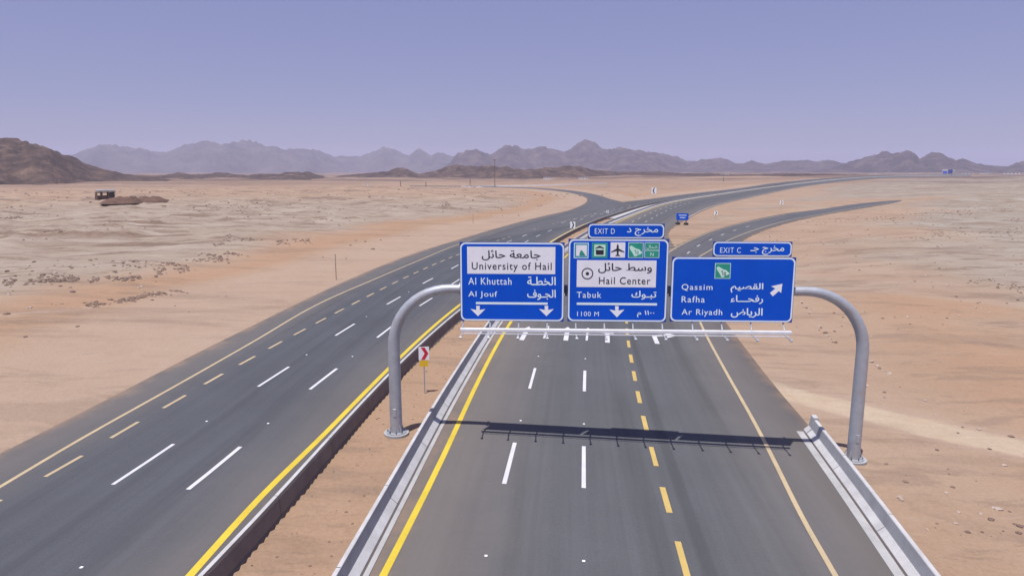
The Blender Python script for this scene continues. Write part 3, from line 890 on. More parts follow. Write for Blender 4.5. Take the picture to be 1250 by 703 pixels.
def arc(side):
    base_s = 0 if side < 0 else GL
    top = abs((zL[0] - 0)) if side < 0 else abs(GL - zR[0])
    R = 3.0
    z_ = zbase[0 if side < 0 else 1]
    pts = [(base_s, 0, z_ - .1), (base_s, 0, z_ + 1.5), (base_s, 0, z_ + 3.2), (base_s, 0, zb - R)]
    for k in range(1, 13):
        w = k / 12 * PI / 2
        pts.append((base_s - side * (R - R * math.cos(w)), 0, zb - R + R * math.sin(w)))
    pts.append((base_s - side * (top + .3), 0, zb))
    return pts
pl_ = arc(-1); pr_ = arc(1)
radp = [.32, .315, .31, .30] + list(np.linspace(.295, .235, 12)) + [.225]
MB().tube(pl_, radp, 24).build('post', STEEL, gantry, True)
MB().tube(pr_, radp, 24).build('post', STEEL, gantry, True)
sL, sR = pl_[-1][0], pr_[-1][0]
MB().tube([(sL + (sR - sL) * t, 0, zb + .05 * math.sin(PI * t)) for t in np.linspace(0, 1, 13)], .215, 20).build('crossbeam', STEEL, gantry, True)
fl = MB()
for s in (sL, sR): fl.tube([(s - .04, 0, zb), (s + .04, 0, zb)], .34, 20)
fl.build('flange', STEEL, gantry, True)
for p, z_ in ((pl_, zbase[0]), (pr_, zbase[1])):
    s = p[0][0]
    bp = MB(); bp.tube([(s, 0, z_ - .1), (s, 0, z_ + .13)], .66, 20).build('footing', CONC, gantry)
    bp = MB(); bp.tube([(s, 0, z_ + .13), (s, 0, z_ + .18)], .52, 24); bp.build('base_plate', STEEL, gantry, True)
    for k in range(8):
        w = k * PI / 4 + .2
        MB().tube([(s + .44 * math.cos(w), .44 * math.sin(w), z_ + .17), (s + .44 * math.cos(w), .44 * math.sin(w), z_ + .29)], .03, 6).build('bolt', STEEL_D, gantry)
    gs = MB()
    for k in range(4):
        w = k * PI / 2 + PI / 4
        c, sn = math.cos(w), math.sin(w)
        gs.tube([(s + .30 * c, .30 * sn, z_ + .62), (s + .46 * c, .46 * sn, z_ + .2)], .02, 4)
    gs.build('gusset', STEEL, gantry)
    hb = MB(); hb.box(s + (.0), -.31, z_ + 1.3, .16, .05, .42, .01).build('access_cover', STEEL_D if 0 else STEEL, gantry)
# catwalk rails that carry the sign lamps
CY = -.72
cl = on_plane(562, 403.5, CY); cr = on_plane(966, 405, CY)
zc = (cl[1] + cr[1]) / 2
print('catwalk', cl, cr)
MB().box((cl[0] + cr[0]) / 2, CY, zc, cr[0] - cl[0], .20, .17, .02).build('lamp_rail', STEEL_W, gantry)
MB().box((cl[0] + cr[0]) / 2, CY - .22, zc - .14, cr[0] - cl[0] - .3, .05, .05, .0).build('lamp_rail', STEEL_W, gantry)
arm_u = [565, 598, 633, 668, 703, 738, 773, 809, 846, 882, 918, 958]
for i, u in enumerate(arm_u):
    s = on_plane(u, 404, CY)[0]; s = min(max(s, cl[0] + .08), cr[0] - .08)
    hg = MB(); hg.tube([(s, -.15, zb - .18), (s, -.36, zb - .7), (s, -.38, zc + .45), (s, CY + .05, zc + .10)], .04, 8)
    hg.build('hanger', STEEL, gantry, True)
    ar = MB(); ar.box(s, CY - .45, zc - .14, .06, .90, .05, .01); ar.build('lamp_arm', STEEL, gantry)
    lm = MB(); lm.box(s, CY - .92, zc - .17, .13, .17, .10, .03); lm.box(s, CY - .92, zc - .10, .07, .07, .05, .01)
    lo = lm.build('floodlight', STEEL, gantry)
# small brackets on the beam between the panels
for u in (691, 817):
    s = on_plane(u, 352, 0)[0]
    MB().box(s, -.24, zb, .12, .10, .55, .01).build('bracket', STEEL_D, gantry)

# ------------------------------------------------------------------ lettering
AR = {  # isolated, final, initial, medial
 'ا': ('\uFE8D', '\uFE8E', None, None), 'ب': ('\uFE8F', '\uFE90', '\uFE91', '\uFE92'), 'ت': ('\uFE95', '\uFE96', '\uFE97', '\uFE98'),
 'ج': ('\uFE9D', '\uFE9E', '\uFE9F', '\uFEA0'), 'ح': ('\uFEA1', '\uFEA2', '\uFEA3', '\uFEA4'), 'خ': ('\uFEA5', '\uFEA6', '\uFEA7', '\uFEA8'),
 'د': ('\uFEA9', '\uFEAA', None, None), 'ر': ('\uFEAD', '\uFEAE', None, None), 'س': ('\uFEB1', '\uFEB2', '\uFEB3', '\uFEB4'),
 'ش': ('\uFEB5', '\uFEB6', '\uFEB7', '\uFEB8'),
 'ص': ('\uFEB9', '\uFEBA', '\uFEBB', '\uFEBC'), 'ض': ('\uFEBD', '\uFEBE', '\uFEBF', '\uFEC0'), 'ط': ('\uFEC1', '\uFEC2', '\uFEC3', '\uFEC4'),
 'ع': ('\uFEC9', '\uFECA', '\uFECB', '\uFECC'), 'ف': ('\uFED1', '\uFED2', '\uFED3', '\uFED4'), 'ق': ('\uFED5', '\uFED6', '\uFED7', '\uFED8'),
 'ك': ('\uFED9', '\uFEDA', '\uFEDB', '\uFEDC'), 'ل': ('\uFEDD', '\uFEDE', '\uFEDF', '\uFEE0'), 'م': ('\uFEE1', '\uFEE2', '\uFEE3', '\uFEE4'),
 'و': ('\uFEED', '\uFEEE', None, None), 'ي': ('\uFEF1', '\uFEF2', '\uFEF3', '\uFEF4'), 'ئ': ('\uFE89', '\uFE8A', '\uFE8B', '\uFE8C'),
 'ة': ('\uFE93', '\uFE94', None, None), 'ـ': ('\u0640', '\u0640', '\u0640', '\u0640'), 'ء': ('\uFE80', '\uFE80', None, None)}
def arabic(s):
    out = []
    for i, ch in enumerate(s):
        if ch not in AR: out.append(ch); continue
        pj = i > 0 and s[i - 1] in AR and AR[s[i - 1]][2] is not None and ch != 'ء'
        nj = AR[ch][2] is not None and i + 1 < len(s) and s[i + 1] in AR and s[i + 1] != 'ء'
        out.append(AR[ch][(3 if nj else 1) if pj else (2 if nj else 0)])
    res = []
    run = []
    for ch in out[::-1]:                      # digits keep their order inside the reversed line
        if '\u0660' <= ch <= '\u0669': run.insert(0, ch)
        else:
            res += run; run = []; res.append(ch)
    return ''.join(res + run)
def text_raw(s, fat=0.0, spacing=1.0):
    c = bpy.data.curves.new('letters', 'FONT'); c.body = s; c.offset = fat; c.extrude = .0; c.resolution_u = 3
    c.space_character = spacing
    o = bpy.data.objects.new('letters', c); C.objects.link(o)
    dg = bpy.context.evaluated_depsgraph_get(); dg.update()
    me = bpy.data.meshes.new_from_object(o.evaluated_get(dg))
    v = np.zeros(len(me.vertices) * 3); me.vertices.foreach_get('co', v); v = v.reshape(-1, 3)
    bpy.data.objects.remove(o); bpy.data.curves.remove(c)
    return me, v
def glyph(ch):
    """outline of one letter, each closed contour filled with its own holes"""
    from mathutils.geometry import interpolate_bezier, tessellate_polygon
    c = bpy.data.curves.new('letters', 'FONT'); c.body = ch
    if ch == 'Q':
        bpy.data.curves.remove(c); me, v = text_raw(ch)
        return [(a, b) for a, b, _ in v], [tuple(p.vertices[:1]) + tuple(p.vertices[k:k + 2]) for p in me.polygons for k in range(1, len(p.vertices) - 1)]
    o = bpy.data.objects.new('letters', c); C.objects.link(o)
    dg = bpy.context.evaluated_depsgraph_get(); dg.update()
    cu = o.to_curve(dg)
    loops = []
    for sp in cu.splines:
        bp = sp.bezier_points; L = []
        if len(bp) < 2: continue
        for i in range(len(bp)):
            a, b = bp[i], bp[(i + 1) % len(bp)]
            L += [(p.x, p.y) for p in interpolate_bezier(a.co, a.handle_right, b.handle_left, b.co, 5)[:-1]]
        q = [L[0]]
        for p in L[1:]:
            if abs(p[0] - q[-1][0]) + abs(p[1] - q[-1][1]) > 1e-4: q.append(p)
        ar_ = sum(q[i][0] * q[(i + 1) % len(q)][1] - q[(i + 1) % len(q)][0] * q[i][1] for i in range(len(q))) / 2
        if abs(ar_) > 1e-5: loops.append((ar_, q))
    bpy.data.objects.remove(o); bpy.data.curves.remove(c)
    if not loops: return [], []
    sg = 1 if max(loops, key=lambda t: abs(t[0]))[0] > 0 else -1
    def inside(p, q):
        r = False
        for (x0, y0), (x1, y1) in zip(q, q[1:] + q[:1]):
            if (y0 > p[1]) != (y1 > p[1]) and p[0] < (x1 - x0) * (p[1] - y0) / (y1 - y0) + x0: r = not r
        return r
    V = []; Fc = []
    outs = [q for a, q in loops if a * sg > 0]; holes = [q for a, q in loops if a * sg < 0]
    for q in outs:
        polys = [q] + [h_ for h_ in holes if inside(h_[0], q)]
        n0 = len(V)
        for pl in polys: V += pl
        for t in tessellate_polygon([[Vector((x, y, 0)) for x, y in pl] for pl in polys]): Fc.append(tuple(n0 + k for k in t))
    return V, Fc
GL_ = {}
def arabic_raw(s, fat, spacing=1.0):
    """joined letters overlap, so every letter is filled by itself"""
    bar = text_raw('|')[1][:, 0].max()
    V = []; Fc = []
    for i, ch in enumerate(s):
        if ch == ' ': continue
        x0 = (text_raw(s[:i] + '|')[1][:, 0].max() - bar) + (spacing - 1) * .6 * i
        if ch not in GL_: GL_[ch] = glyph(ch)
        gv, gf = GL_[ch]
        d = fat * .55
        for j, (dx, dy) in enumerate(((-d, 0), (d, 0), (0, -d), (0, d))):
            n0 = len(V)
            V += [(x + x0 + dx, y + dy, .00035 * (j + 4 * (i % 2))) for x, y in gv]
            for f in gf:
                p0, p1, p2 = (gv[k] for k in f)
                cr = (p1[0] - p0[0]) * (p2[1] - p0[1]) - (p1[1] - p0[1]) * (p2[0] - p0[0])
                Fc.append(tuple(n0 + k for k in (f if cr > 0 else f[::-1])))
    me = bpy.data.meshes.new('lettering'); me.from_pydata(V, [], Fc)
    return me, np.array(V)
def lettering(s, x0, z0, x1, z1, y, m, parent, fat=.012, ar=False, spacing=1.0):
    """fit a line of writing into a rectangle of the sign face"""
    me, v = arabic_raw(arabic(s) if ar else s, fat, 1.0 if ar else spacing)
    lo = v.min(0); hi = v.max(0)
    X_ = (v[:, 0] - lo[0]) / (hi[0] - lo[0]) * (x1 - x0) + x0
    Z_ = (v[:, 1] - lo[1]) / (hi[1] - lo[1]) * (z1 - z0) + z0
    me.vertices.foreach_set('co', np.stack([X_, y - v[:, 2], Z_], 1).ravel())
    me.update()
    me.materials.clear(); me.materials.append(m)
    me.polygons.foreach_set('material_index', [0] * len(me.polygons))
    return link(bpy.data.objects.new('lettering', me), parent)

def rrect(x0, z0, x1, z1, r, k=6):
    pts = []
    for cx, cz, a in ((x1 - r, z0 + r, -90), (x1 - r, z1 - r, 0), (x0 + r, z1 - r, 90), (x0 + r, z0 + r, 180)):
        for i in range(k + 1):
            w = math.radians(a + 90 * i / k); pts.append((cx + r * math.cos(w), cz + r * math.sin(w)))
    return pts
SY = -.52                      # the sign faces stand this far in front of the beam's axis
class Sign:
    def __init__(self, u0, v0, u1, v1, label, name='direction_sign'):
        a = on_plane(u0, v0, SY); b = on_plane(u1, v1, SY)
        self.s0, self.z1 = a[0], a[1]; self.s1, self.z0 = b[0], b[1]
        cx = (self.s0 + self.s1) / 2
        self.root = empty(name, g_world(cx, SY, self.z0), GANG, label=label, cat='road sign', group='overhead direction signs on the gantry')
        self.cx = cx; self.w = self.s1 - self.s0; self.h = self.z1 - self.z0
    def q(self, u, v):
        s, z = on_plane(u, v, SY); return s - self.cx, z - self.z0
    def rect(self, u0, v0, u1, v1):
        a = self.q(u0, v1); b = self.q(u1, v0); return a[0], a[1], b[0], b[1]
    def panel(self, x0, z0, x1, z1, name='panel', bw=.075, r=.26, col=BLUE):
        p = MB().poly([(x0, z0), (x1, z0), (x1, z1), (x0, z1)], 0, .05).build(name, BLUE_E, self.root)
        MB().poly(rrect(x0 + .02, z0 + .02, x1 - .02, z1 - .02, r), -.006, -.001).build('border', BORDER_S, p)
        MB().poly(rrect(x0 + .02 + bw, z0 + .02 + bw, x1 - .02 - bw, z1 - .02 - bw, r - bw * .7), -.010, -.0065).build('field', col, p)
        return p
    def ribs(self, x0, z0, x1, z1, par):
        b = MB()
        for t in np.linspace(.12, .88, 5): b.box(x0 + (x1 - x0) * t, .10, (z0 + z1) / 2, .07, .09, z1 - z0 - .1)
        b.build('stiffener', STEEL, par)
    def text(self, s, u0, v0, u1, v1, par, m=CYAN_S, ar=False, fat=.014, spacing=1.0, y=-.0125):
        r = self.rect(u0, v0, u1, v1)
        return lettering(s, r[0], r[1], r[2], r[3], y, m, par, fat, ar, spacing)
    def plate(self, name, u0, v0, u1, v1, par, m, y0=-.0135, y1=-.0105):
        r = self.rect(u0, v0, u1, v1)
        return MB().poly([(r[0], r[1]), (r[2], r[1]), (r[2], r[3]), (r[0], r[3])], y0, y1).build(name, m, par)
    def shape(self, name, pts, par, m, y0=-.0145, y1=-.0105):
        return MB().poly([self.q(*p) for p in pts], y0, y1).build(name, m, par)

def down_arrow(S, cu, v0, v1, par, hw=9.0):
    """the broad headed lane arrow"""
    h = v1 - v0
    pts = [(cu - 2.2, v0), (cu + 2.2, v0), (cu + 2.0, v0 + h * .40), (cu + hw, v0 + h * .30), (cu + hw * .55, v0 + h * .62), (cu, v1), (cu - hw * .55, v0 + h * .62), (cu - hw, v0 + h * .30), (cu - 2.0, v0 + h * .40)]
    b = MB()
    b.poly([S.q(*p) for p in pts], -.0135, -.0105)
    return b.build('arrow', WHITE_S, par)

# ---- left sign
S1 = Sign(561, 295.5, 688, 392.5, 'blue road sign over the leftmost lanes naming the university, with two down arrows')
p = S1.panel(-S1.w / 2, 0, S1.w / 2, S1.h); S1.ribs(-S1.w / 2, 0, S1.w / 2, S1.h, p)
S1.plate('white_panel', 570.5, 301.5, 678, 334, p, PANEL_S)
S1.text('جامعة حائل', 588, 305.5, 660, 317.8, p, INK, True, .022, y=-.016)
S1.text('University of Hail', 576, 320.5, 673.5, 331.8, p, INK, False, .016, 1.12, y=-.016)
S1.text('Al Khuttah', 571.8, 339, 624.5, 347.3, p, spacing=1.12)
S1.text('Al Jouf', 571.8, 355.5, 607, 364, p, spacing=1.12)
S1.text('الخطـة', 643.5, 337.6, 678.5, 348, p, ar=True, fat=.03)
S1.text('الجـوف', 643.5, 353.6, 678.5, 366, p, ar=True, fat=.03)
S1.plate('divider', 581, 369.2, 668.5, 371.2, p, CYAN_S)
down_arrow(S1, 583.5, 373.2, 385.8, p); down_arrow(S1, 667, 373.2, 385.8, p)
# ---- middle sign
S2 = Sign(694, 291.5, 813, 393.2, 'taller blue road sign in the middle with a row of pictograms and a ring mark')
p = S2.panel(-S2.w / 2, 0, S2.w / 2, S2.h); S2.ribs(-S2.w / 2, 0, S2.w / 2, S2.h, p)
S2.plate('white_panel', 703.8, 318, 801.5, 350.2, p, PANEL_S)
S2.text('وسط حائل', 730, 321, 796, 333.5, p, INK, True, .022, y=-.016)
S2.text('Hail Center', 731, 338.4, 794, 346.8, p, INK, False, .016, 1.12, y=-.016)
# town centre mark: ring and dot
cx, cz = S2.q(717, 334)
rg = MB(); N = 28
for i in range(N):
    a, b = 2 * PI * i / N, 2 * PI * (i + 1) / N
    rg.poly([(cx + r * math.cos(w), cz + r * math.sin(w)) for r, w in ((.235, a), (.29, a), (.29, b), (.235, b))], -.0165, -.0140)
rg.poly([(cx + .085 * math.cos(2 * PI * i / 14), cz + .085 * math.sin(2 * PI * i / 14)) for i in range(14)], -.0165, -.0140)
rg.build('centre_mark', INK, p)
S2.text('Tabuk', 704, 356.3, 734, 363.4, p, spacing=1.15)
S2.text('تبـوك', 770.5, 354.8, 801.5, 365.5, p, ar=True, fat=.03)
S2.plate('divider', 704, 370, 802, 372.0, p, CYAN_S)
S2.text('1100 M', 704.5, 380.3, 731, 385.7, p, fat=0, spacing=1.1)
S2.text('١١٠٠ م', 777.5, 379, 799, 387, p, ar=True, fat=.02)
down_arrow(S2, 753, 373.5, 387.2, p, 9.2)
# pictograms
def icon(u0, v0, u1, v1, rim, fill, t=1.0):
    S2.plate('icon_rim', u0, v0, u1, v1, p, rim, -.0125, -.0105)
    S2.plate('icon', u0 + t, v0 + t, u1 - t, v1 - t, p, fill, -.0145, -.0127)
icon(700.4, 296.4, 718.6, 315.2, CYAN_S, TEAL_S, .9); S2.plate('icon', 703.2, 299.2, 716.4, 312.4, p, PANEL_S, -.0165, -.0147)
S2.shape('icon_mark', [(707.3, 312.2), (707.6, 308), (709.8, 305), (711.6, 307), (713.6, 310), (714.8, 312.2)], p, GREEN_S, -.0185, -.0167)
icon(722.2, 296.4, 741.8, 315.0, TEAL_S, GREEN_S, .7); S2.plate('icon', 725.2, 298.6, 739.2, 312.6, p, MINT, -.0165, -.0147)
S2.shape('icon_mark', [(726.8, 302.8), (732, 299.8), (737.4, 302.8), (737.4, 303.8), (732, 302.6), (726.8, 303.8)], p, INK, -.0185, -.0167)
S2.shape('icon_mark', [(727.2, 304.8), (729.5, 305.2), (735, 305.2), (737.0, 304.8), (736.8, 311), (727.5, 311)], p, INK, -.0185, -.0167)
S2.plate('icon', 745.0, 295.8, 763.4, 314.4, p, PANEL_S, -.0145, -.0107)
S2.shape('airplane_mark', [(754, 297.5), (755.2, 300), (755.3, 303.4), (762.2, 307.2), (762.2, 308.4), (755.3, 306.4), (755, 310.4), (756.8, 312.2), (756.8, 313), (754, 312.4), (751.2, 313), (751.2, 312.2), (753, 310.4), (752.7, 306.4), (745.9, 308.4), (745.9, 307.2), (752.7, 303.4), (752.8, 300)], p, INK, -.0165, -.0147)
icon(766.6, 296.0, 785.6, 314.8, CYAN_S, GREEN_S, .6)
shield = [(768.2, 301.6), (770.4, 299.6), (773.6, 301.6), (776.8, 303.6), (780.0, 304.2), (781.6, 306.0), (784.2, 308.4), (781.4, 310.4), (778.6, 311.2), (776.4, 313.0), (774.2, 312.8), (771.8, 308.4), (769.6, 305.2)]
S2.shape('route_shield', shield, p, MINT, -.0165, -.0147)
S2.text('٦٥', 774.0, 305.2, 779.6, 310.2, p, GREEN_S, True, .03, y=-.018)
icon(786.4, 296.0, 805.2, 314.8, CYAN_S, GREEN_S, .6)
S2.text('شمال', 789, 299, 802.5, 304.4, p, MINT, True, .02, y=-.018)
S2.plate('icon_divider', 787, 305.4, 804.4, 306.0, p, CYAN_S, -.0165, -.0147)
S2.text('N', 793.8, 308.2, 798, 312.6, p, MINT, False, .02, y=-.018)
tx = S2.rect(717.5, 273.3, 811.5, 291.2)
e = S2.panel(*tx, name='exit_tab', bw=.06, r=.2)
S2.text('EXIT D', 726, 279, 750.5, 285.4, e, fat=.0, spacing=1.12)
S2.text('مخرج د', 765, 277.4, 803.5, 288, e, ar=True, fat=.02)
# ---- right sign
S3 = Sign(820.5, 313.5, 966.5, 393.8, 'wide blue road sign on the right with a white arrow slanting up to the right')
p = S3.panel(-S3.w / 2, 0, S3.w / 2, S3.h); S3.ribs(-S3.w / 2, 0, S3.w / 2, S3.h, p)
S3.plate('icon_rim', 872, 321.2, 892.3, 340, p, MINT, -.0125, -.0105); S3.plate('icon', 872.8, 322, 891.5, 339.2, p, GREEN_S, -.0145, -.0127)
S3.shape('route_shield', [(u + 106.4, v + 25.4) for u, v in shield], p, MINT, -.0165, -.0147)
S3.text('٦٥', 879.8, 330.6, 886.4, 336.2, p, INK, True, .03, y=-.018)
S3.text('Qassim', 831.8, 346.8, 870, 355, p, spacing=1.15)
S3.text('Rafha', 831.8, 361.6, 860.5, 369, p, spacing=1.15)
S3.text('Ar Riyadh', 831.8, 377.4, 881.8, 386.3, p, spacing=1.12)
S3.text('القصيم', 891.5, 345.5, 932, 357, p, ar=True, fat=.03)
S3.text('رفحـــاء', 891.5, 360.3, 931.8, 370.8, p, ar=True, fat=.03)
S3.text('الرياض', 891.8, 376, 931.2, 387.5, p, ar=True, fat=.03)
S3.shape('arrow', [(955.0, 346.3), (953.4, 357.5), (950.6, 355.2), (943.2, 361.6), (939.8, 357.4), (946.4, 352.2), (941.4, 349.4)], p, WHITE_S)
tx = S3.rect(869.8, 295.2, 967.5, 313.2)
e = S3.panel(*tx, name='exit_tab', bw=.06, r=.2)
S3.text('EXIT C', 878.8, 302.2, 904.5, 308.6, e, fat=.0, spacing=1.12)
S3.text('مخرج جـ', 915.5, 300, 957.5, 311, e, ar=True, fat=.02)

# ------------------------------------------------------------------ small road furniture
def yaw_to(x, y): return math.atan2(x, -y) if 0 else -math.atan2(x, y)
def chevron(u, v, vt, label, flip=False, plate_w=.62, lower=True, group='chevron marker signs', hscale=1.0):
    x, y = P(u, v); z = max(land_z(x, y), float(Hs(x, y)) - .1)
    dist = math.hypot(x, y); H_ = (v - vt) / F * dist * 1.02 * hscale
    r = empty('chevron_sign', (x, y, z), yaw_to(x, y) + .05, label=label, cat='road sign', group=group)
    pw = plate_w * H_ / 2.9; ph = pw * 1.30
    MB().tube([(0, .04, -.2), (0, .04, H_ - .02)], .035 * max(1, H_ / 3), 8).build('post', STEEL, r, True)
    pn = MB().box(0, 0, H_ - ph / 2, pw, .025, ph, .0).build('panel', WHITE_S, r)
    k = 1 if not flip else -1
    zt, zm, zb_ = H_ - ph * .04, H_ - ph / 2, H_ - ph * .96
    a = pw / 2 * (1 if lower else .7)
    MB().poly([(-k * a * .55, zt), (k * a * .15, zt), (k * a * .85, zm), (k * a * .15, zb_), (-k * a * .55, zb_), (k * a * .15, zm)], -.020, -.0135).build('chevron_mark', RED_S if lower else INK, pn)
    if lower:
        MB().box(0, 0, H_ - ph - pw * .34, pw * .84, .025, pw * .62, .0).build('lower_panel', YEL_S, r)
    return r
chevron(518.5, 480.5, 421, 'red and white chevron sign with yellow plate on a thin post in the sandy median', plate_w=.62)
chevron(699, 284, 270.5, 'white and black chevron sign in the median beside the middle sign', plate_w=1.3, lower=False, hscale=1)
chevron(741.5, 268, 257, 'narrow white marker post sign in the far median', plate_w=.7, lower=False)
chevron(873.5, 268.5, 258, 'small chevron sign on the sand between highway and ramp, nearer the blue sign', plate_w=1.0, lower=False)
chevron(953.5, 256.5, 246.5, 'small chevron sign on the sand between highway and ramp, farthest right', plate_w=.95, lower=False)
chevron(798, 242, 230, 'chevron sign standing on the sand beyond the highway, left of the far curve', plate_w=1.3, lower=False, flip=True)
chevron(864, 279.5, 272.5, 'small pale marker sign at the gore beside the ramp', plate_w=.7, lower=False) if 0 else None
def marker(u, v, vt, label):
    x, y = P(u, v); z = land_z(x, y); H_ = (v - vt) / F * math.hypot(x, y)
    r = empty('marker_post', (x, y, z), yaw_to(x, y), label=label, cat='post', group='thin marker posts beside the left carriageway')
    MB().tube([(0, 0, -.2), (0, 0, H_)], .05, 8).build('post', simple('weathered_post', (.30, .22, .17), .8) if 'weathered_post' not in bpy.data.materials else bpy.data.materials['weathered_post'], r, True)
    MB().box(.0, -.07, H_ * .78, .07, .03, H_ * .34, .0).build('plate', ROCK_P, r)
marker(410.5, 342, 311, 'tall thin brown post on the sand, the nearer one left of the left carriageway')
marker(577.5, 273, 261, 'thin brown post on the sand, the farther one left of the left carriageway')
# blue sign on two posts near the gore
x, y = P(832, 274.5); z = land_z(x, y); dd = math.hypot(x, y)
r = empty('direction_sign', (x, y, z), yaw_to(x, y) - .1, label='small blue direction sign on two legs standing in the gore beyond the middle sign', cat='road sign')
k = dd / F
MB().box(.6 * k, 0, 9.5 * k, 14 * k, .08, 8.0 * k, .01).build('panel', BLUE, r)
for sx, nm in ((-4.5, 0), (5.0, 0)):
    MB().tube([(sx * k, .1, -.2), (sx * k, .1, 10 * k)], .13, 8).build('leg', STEEL_D, r, True)
    MB().tube([(sx * k, .1, 0), (sx * k, .1, .55)], .62, 10).build('base', RUBBER, r, True)
for t, w_ in ((11.2, 9), (8.4, 6.5)):
    MB().box(.8 * k, -.055, t * k, w_ * k, .01, .8 * k).build('lettering', CYAN_S, r)
# far gantry with blue panels
x, y = P(1157, 214.6); dd = math.hypot(x, y); k = dd / F * .68; z = float(Hs(x, y))
r = empty('sign_gantry', (x, y, z), yaw_to(x, y), label='tiny distant blue sign gantry on the skyline at the far end of the highway', cat='gantry')
for sx in (-7.5, 8):
    MB().tube([(sx * k, 0, -1), (sx * k, 0, 8.2 * k)], .4, 8).build('post', STEEL, r, True)
MB().tube([(-7.5 * k, 0, 8.2 * k), (8 * k, 0, 8.2 * k)], .35, 8).build('crossbeam', STEEL_W, r, True)
MB().box(-3.9 * k, -.5, 4.6 * k, 5.0 * k, .3, 3.4 * k).build('panel', BLUE, r)
MB().box(2.6 * k, -.5, 5.9 * k, 5.6 * k, .3, 6.0 * k).build('panel', BLUE_E, r)

ORD = ['first', 'second', 'third', 'fourth', 'fifth', 'sixth', 'seventh', 'eighth', 'ninth', 'tenth', 'eleventh', 'twelfth', 'thirteenth', 'fourteenth']
# road studs
sm = MB().box(0, 0, .012, .11, .10, .024, .006)
first = None
def stud(line, s, lab, parent_z=.106):
    global first
    q = sub(line, s, s + .5, 2); x, y = q[0]
    if first is None: first = sm.build('road_stud', WHITE_S); o = first
    else: o = first.copy(); C.objects.link(o)
    d = q[1] - q[0]
    o.location = (x, y, float(Hs(x, y)) + parent_z); o.rotation_euler = (0, 0, math.atan2(d[1], d[0]) - PI / 2)
    tag(o, lab, 'road stud', 'road studs in the gaps of the lane lines')
for line, s0_, per, lab in ((L_d1, s1a + dl + 3.2, per_w, 'road stud on the left lane line under the gantry'),
                       (L_d2, station(L_d2, 713, 598) + dl + 3.2, per_w, 'road stud on the right lane line under the gantry'),
                       (lw1, a0 + (a1 - a0) + 3.2, (a4 - a0) / 2, 'road stud on the outer lane line of the left road'),
                       (lw2, b0 + (b1 - b0) + 3.2, (b4 - b0) / 2, 'road stud on the inner lane line of the left road')):
    s = s0_
    while s - per > 0: s -= per
    kk = 0
    while s < s0_ + 45:
        if s > 5: stud(line, s, ORD[kk] + ' ' + lab.replace('small white ', '') + ', from the camera'); kk += 1
        s += per

# ------------------------------------------------------------------ rocks
rock_me = {}
def rock_mesh(i, m):
    key = (i, m.name)
    if key in rock_me: return rock_me[key]
    bm = bmesh.new(); bmesh.ops.create_icosphere(bm, subdivisions=2, radius=1)
    rnd = random.Random(i)
    ax = [Vector((rnd.uniform(-1, 1), rnd.uniform(-1, 1), rnd.uniform(-1, 1))).normalized() for _ in range(9)]
    for v in bm.verts:
        s = 1.0
        for a in ax:
            d = v.co.normalized().dot(a)
            if d > .62: s -= (d - .62) * .75
        v.co = Vector((v.co.x * s, v.co.y * s * .8, max(v.co.z * s * .62, -.25)))
    me = bpy.data.meshes.new('rock'); bm.to_mesh(me); bm.free(); me.materials.append(m)
    rock_me[key] = me
    return me
def rock(u, v, size, m, lab, grp, i):
    x, y = P(u, v)
    o = bpy.data.objects.new('rock', rock_mesh(i % 5, m))
    o.location = (x, y, land_z(x, y) + size * .08); o.rotation_euler = (0, 0, i * 1.7); o.scale = (size, size * .9, size * .8)
    C.objects.link(o); tag(o, lab, 'rock', grp)
rs = random.Random(3)
i = 0
for (ua, va, ub, vb, n_, lab) in ((972, 358, 990, 384, 7, 'stone of the loose line beside the right sign'), (996, 392, 1024, 422, 8, 'stone of the line left of the right gantry post'), (1052, 438, 1090, 456, 9, 'stone of the short row right of the right gantry post')):
    for k in range(n_):
        t = (k + rs.uniform(-.3, .3)) / n_
        i += 1; rock(ua + (ub - ua) * t + rs.uniform(-.5, .5), va + (vb - va) * t + rs.uniform(-3, 3), rs.uniform(.12, .30), ROCK_P if rs.random() < .65 else ROCK, ORD[k] + ' ' + lab + ', from left', lab.replace('stone ', 'stones '), i)
for (ua, va, ub, vb, n_, lab) in ((0, 272, 36, 269, 9, 'dark rock of the row at the left edge of the plain'), (62, 376, 88, 374, 5, 'dark rock at the near edge of the stony ground'), (100, 374, 122, 368, 6, 'brown rock near the rutted stony patch'), (150, 330, 215, 322, 12, 'brown rock on the rocky ledge in the left desert'), (186, 366, 226, 350, 9, 'brown rock at the right end of the stony ground'), (30, 300, 80, 296, 6, 'small dark rock scattered on the left desert'), (262, 301, 330, 297, 9, 'dark rock along the low ledge beyond the left road')):
    for k in range(n_):
        t = (k + rs.uniform(-.4, .4)) / n_
        d = math.hypot(*P(ua, va)) / F
        i += 1; rock(ua + (ub - ua) * t, va + (vb - va) * t + rs.uniform(-2.2, 2.2), rs.uniform(.6, 2.0) * d, ROCK if rs.random() < .75 else ROCK_P, ORD[k] + ' ' + lab + ', from left', lab.replace(' rock ', ' rocks '), i)
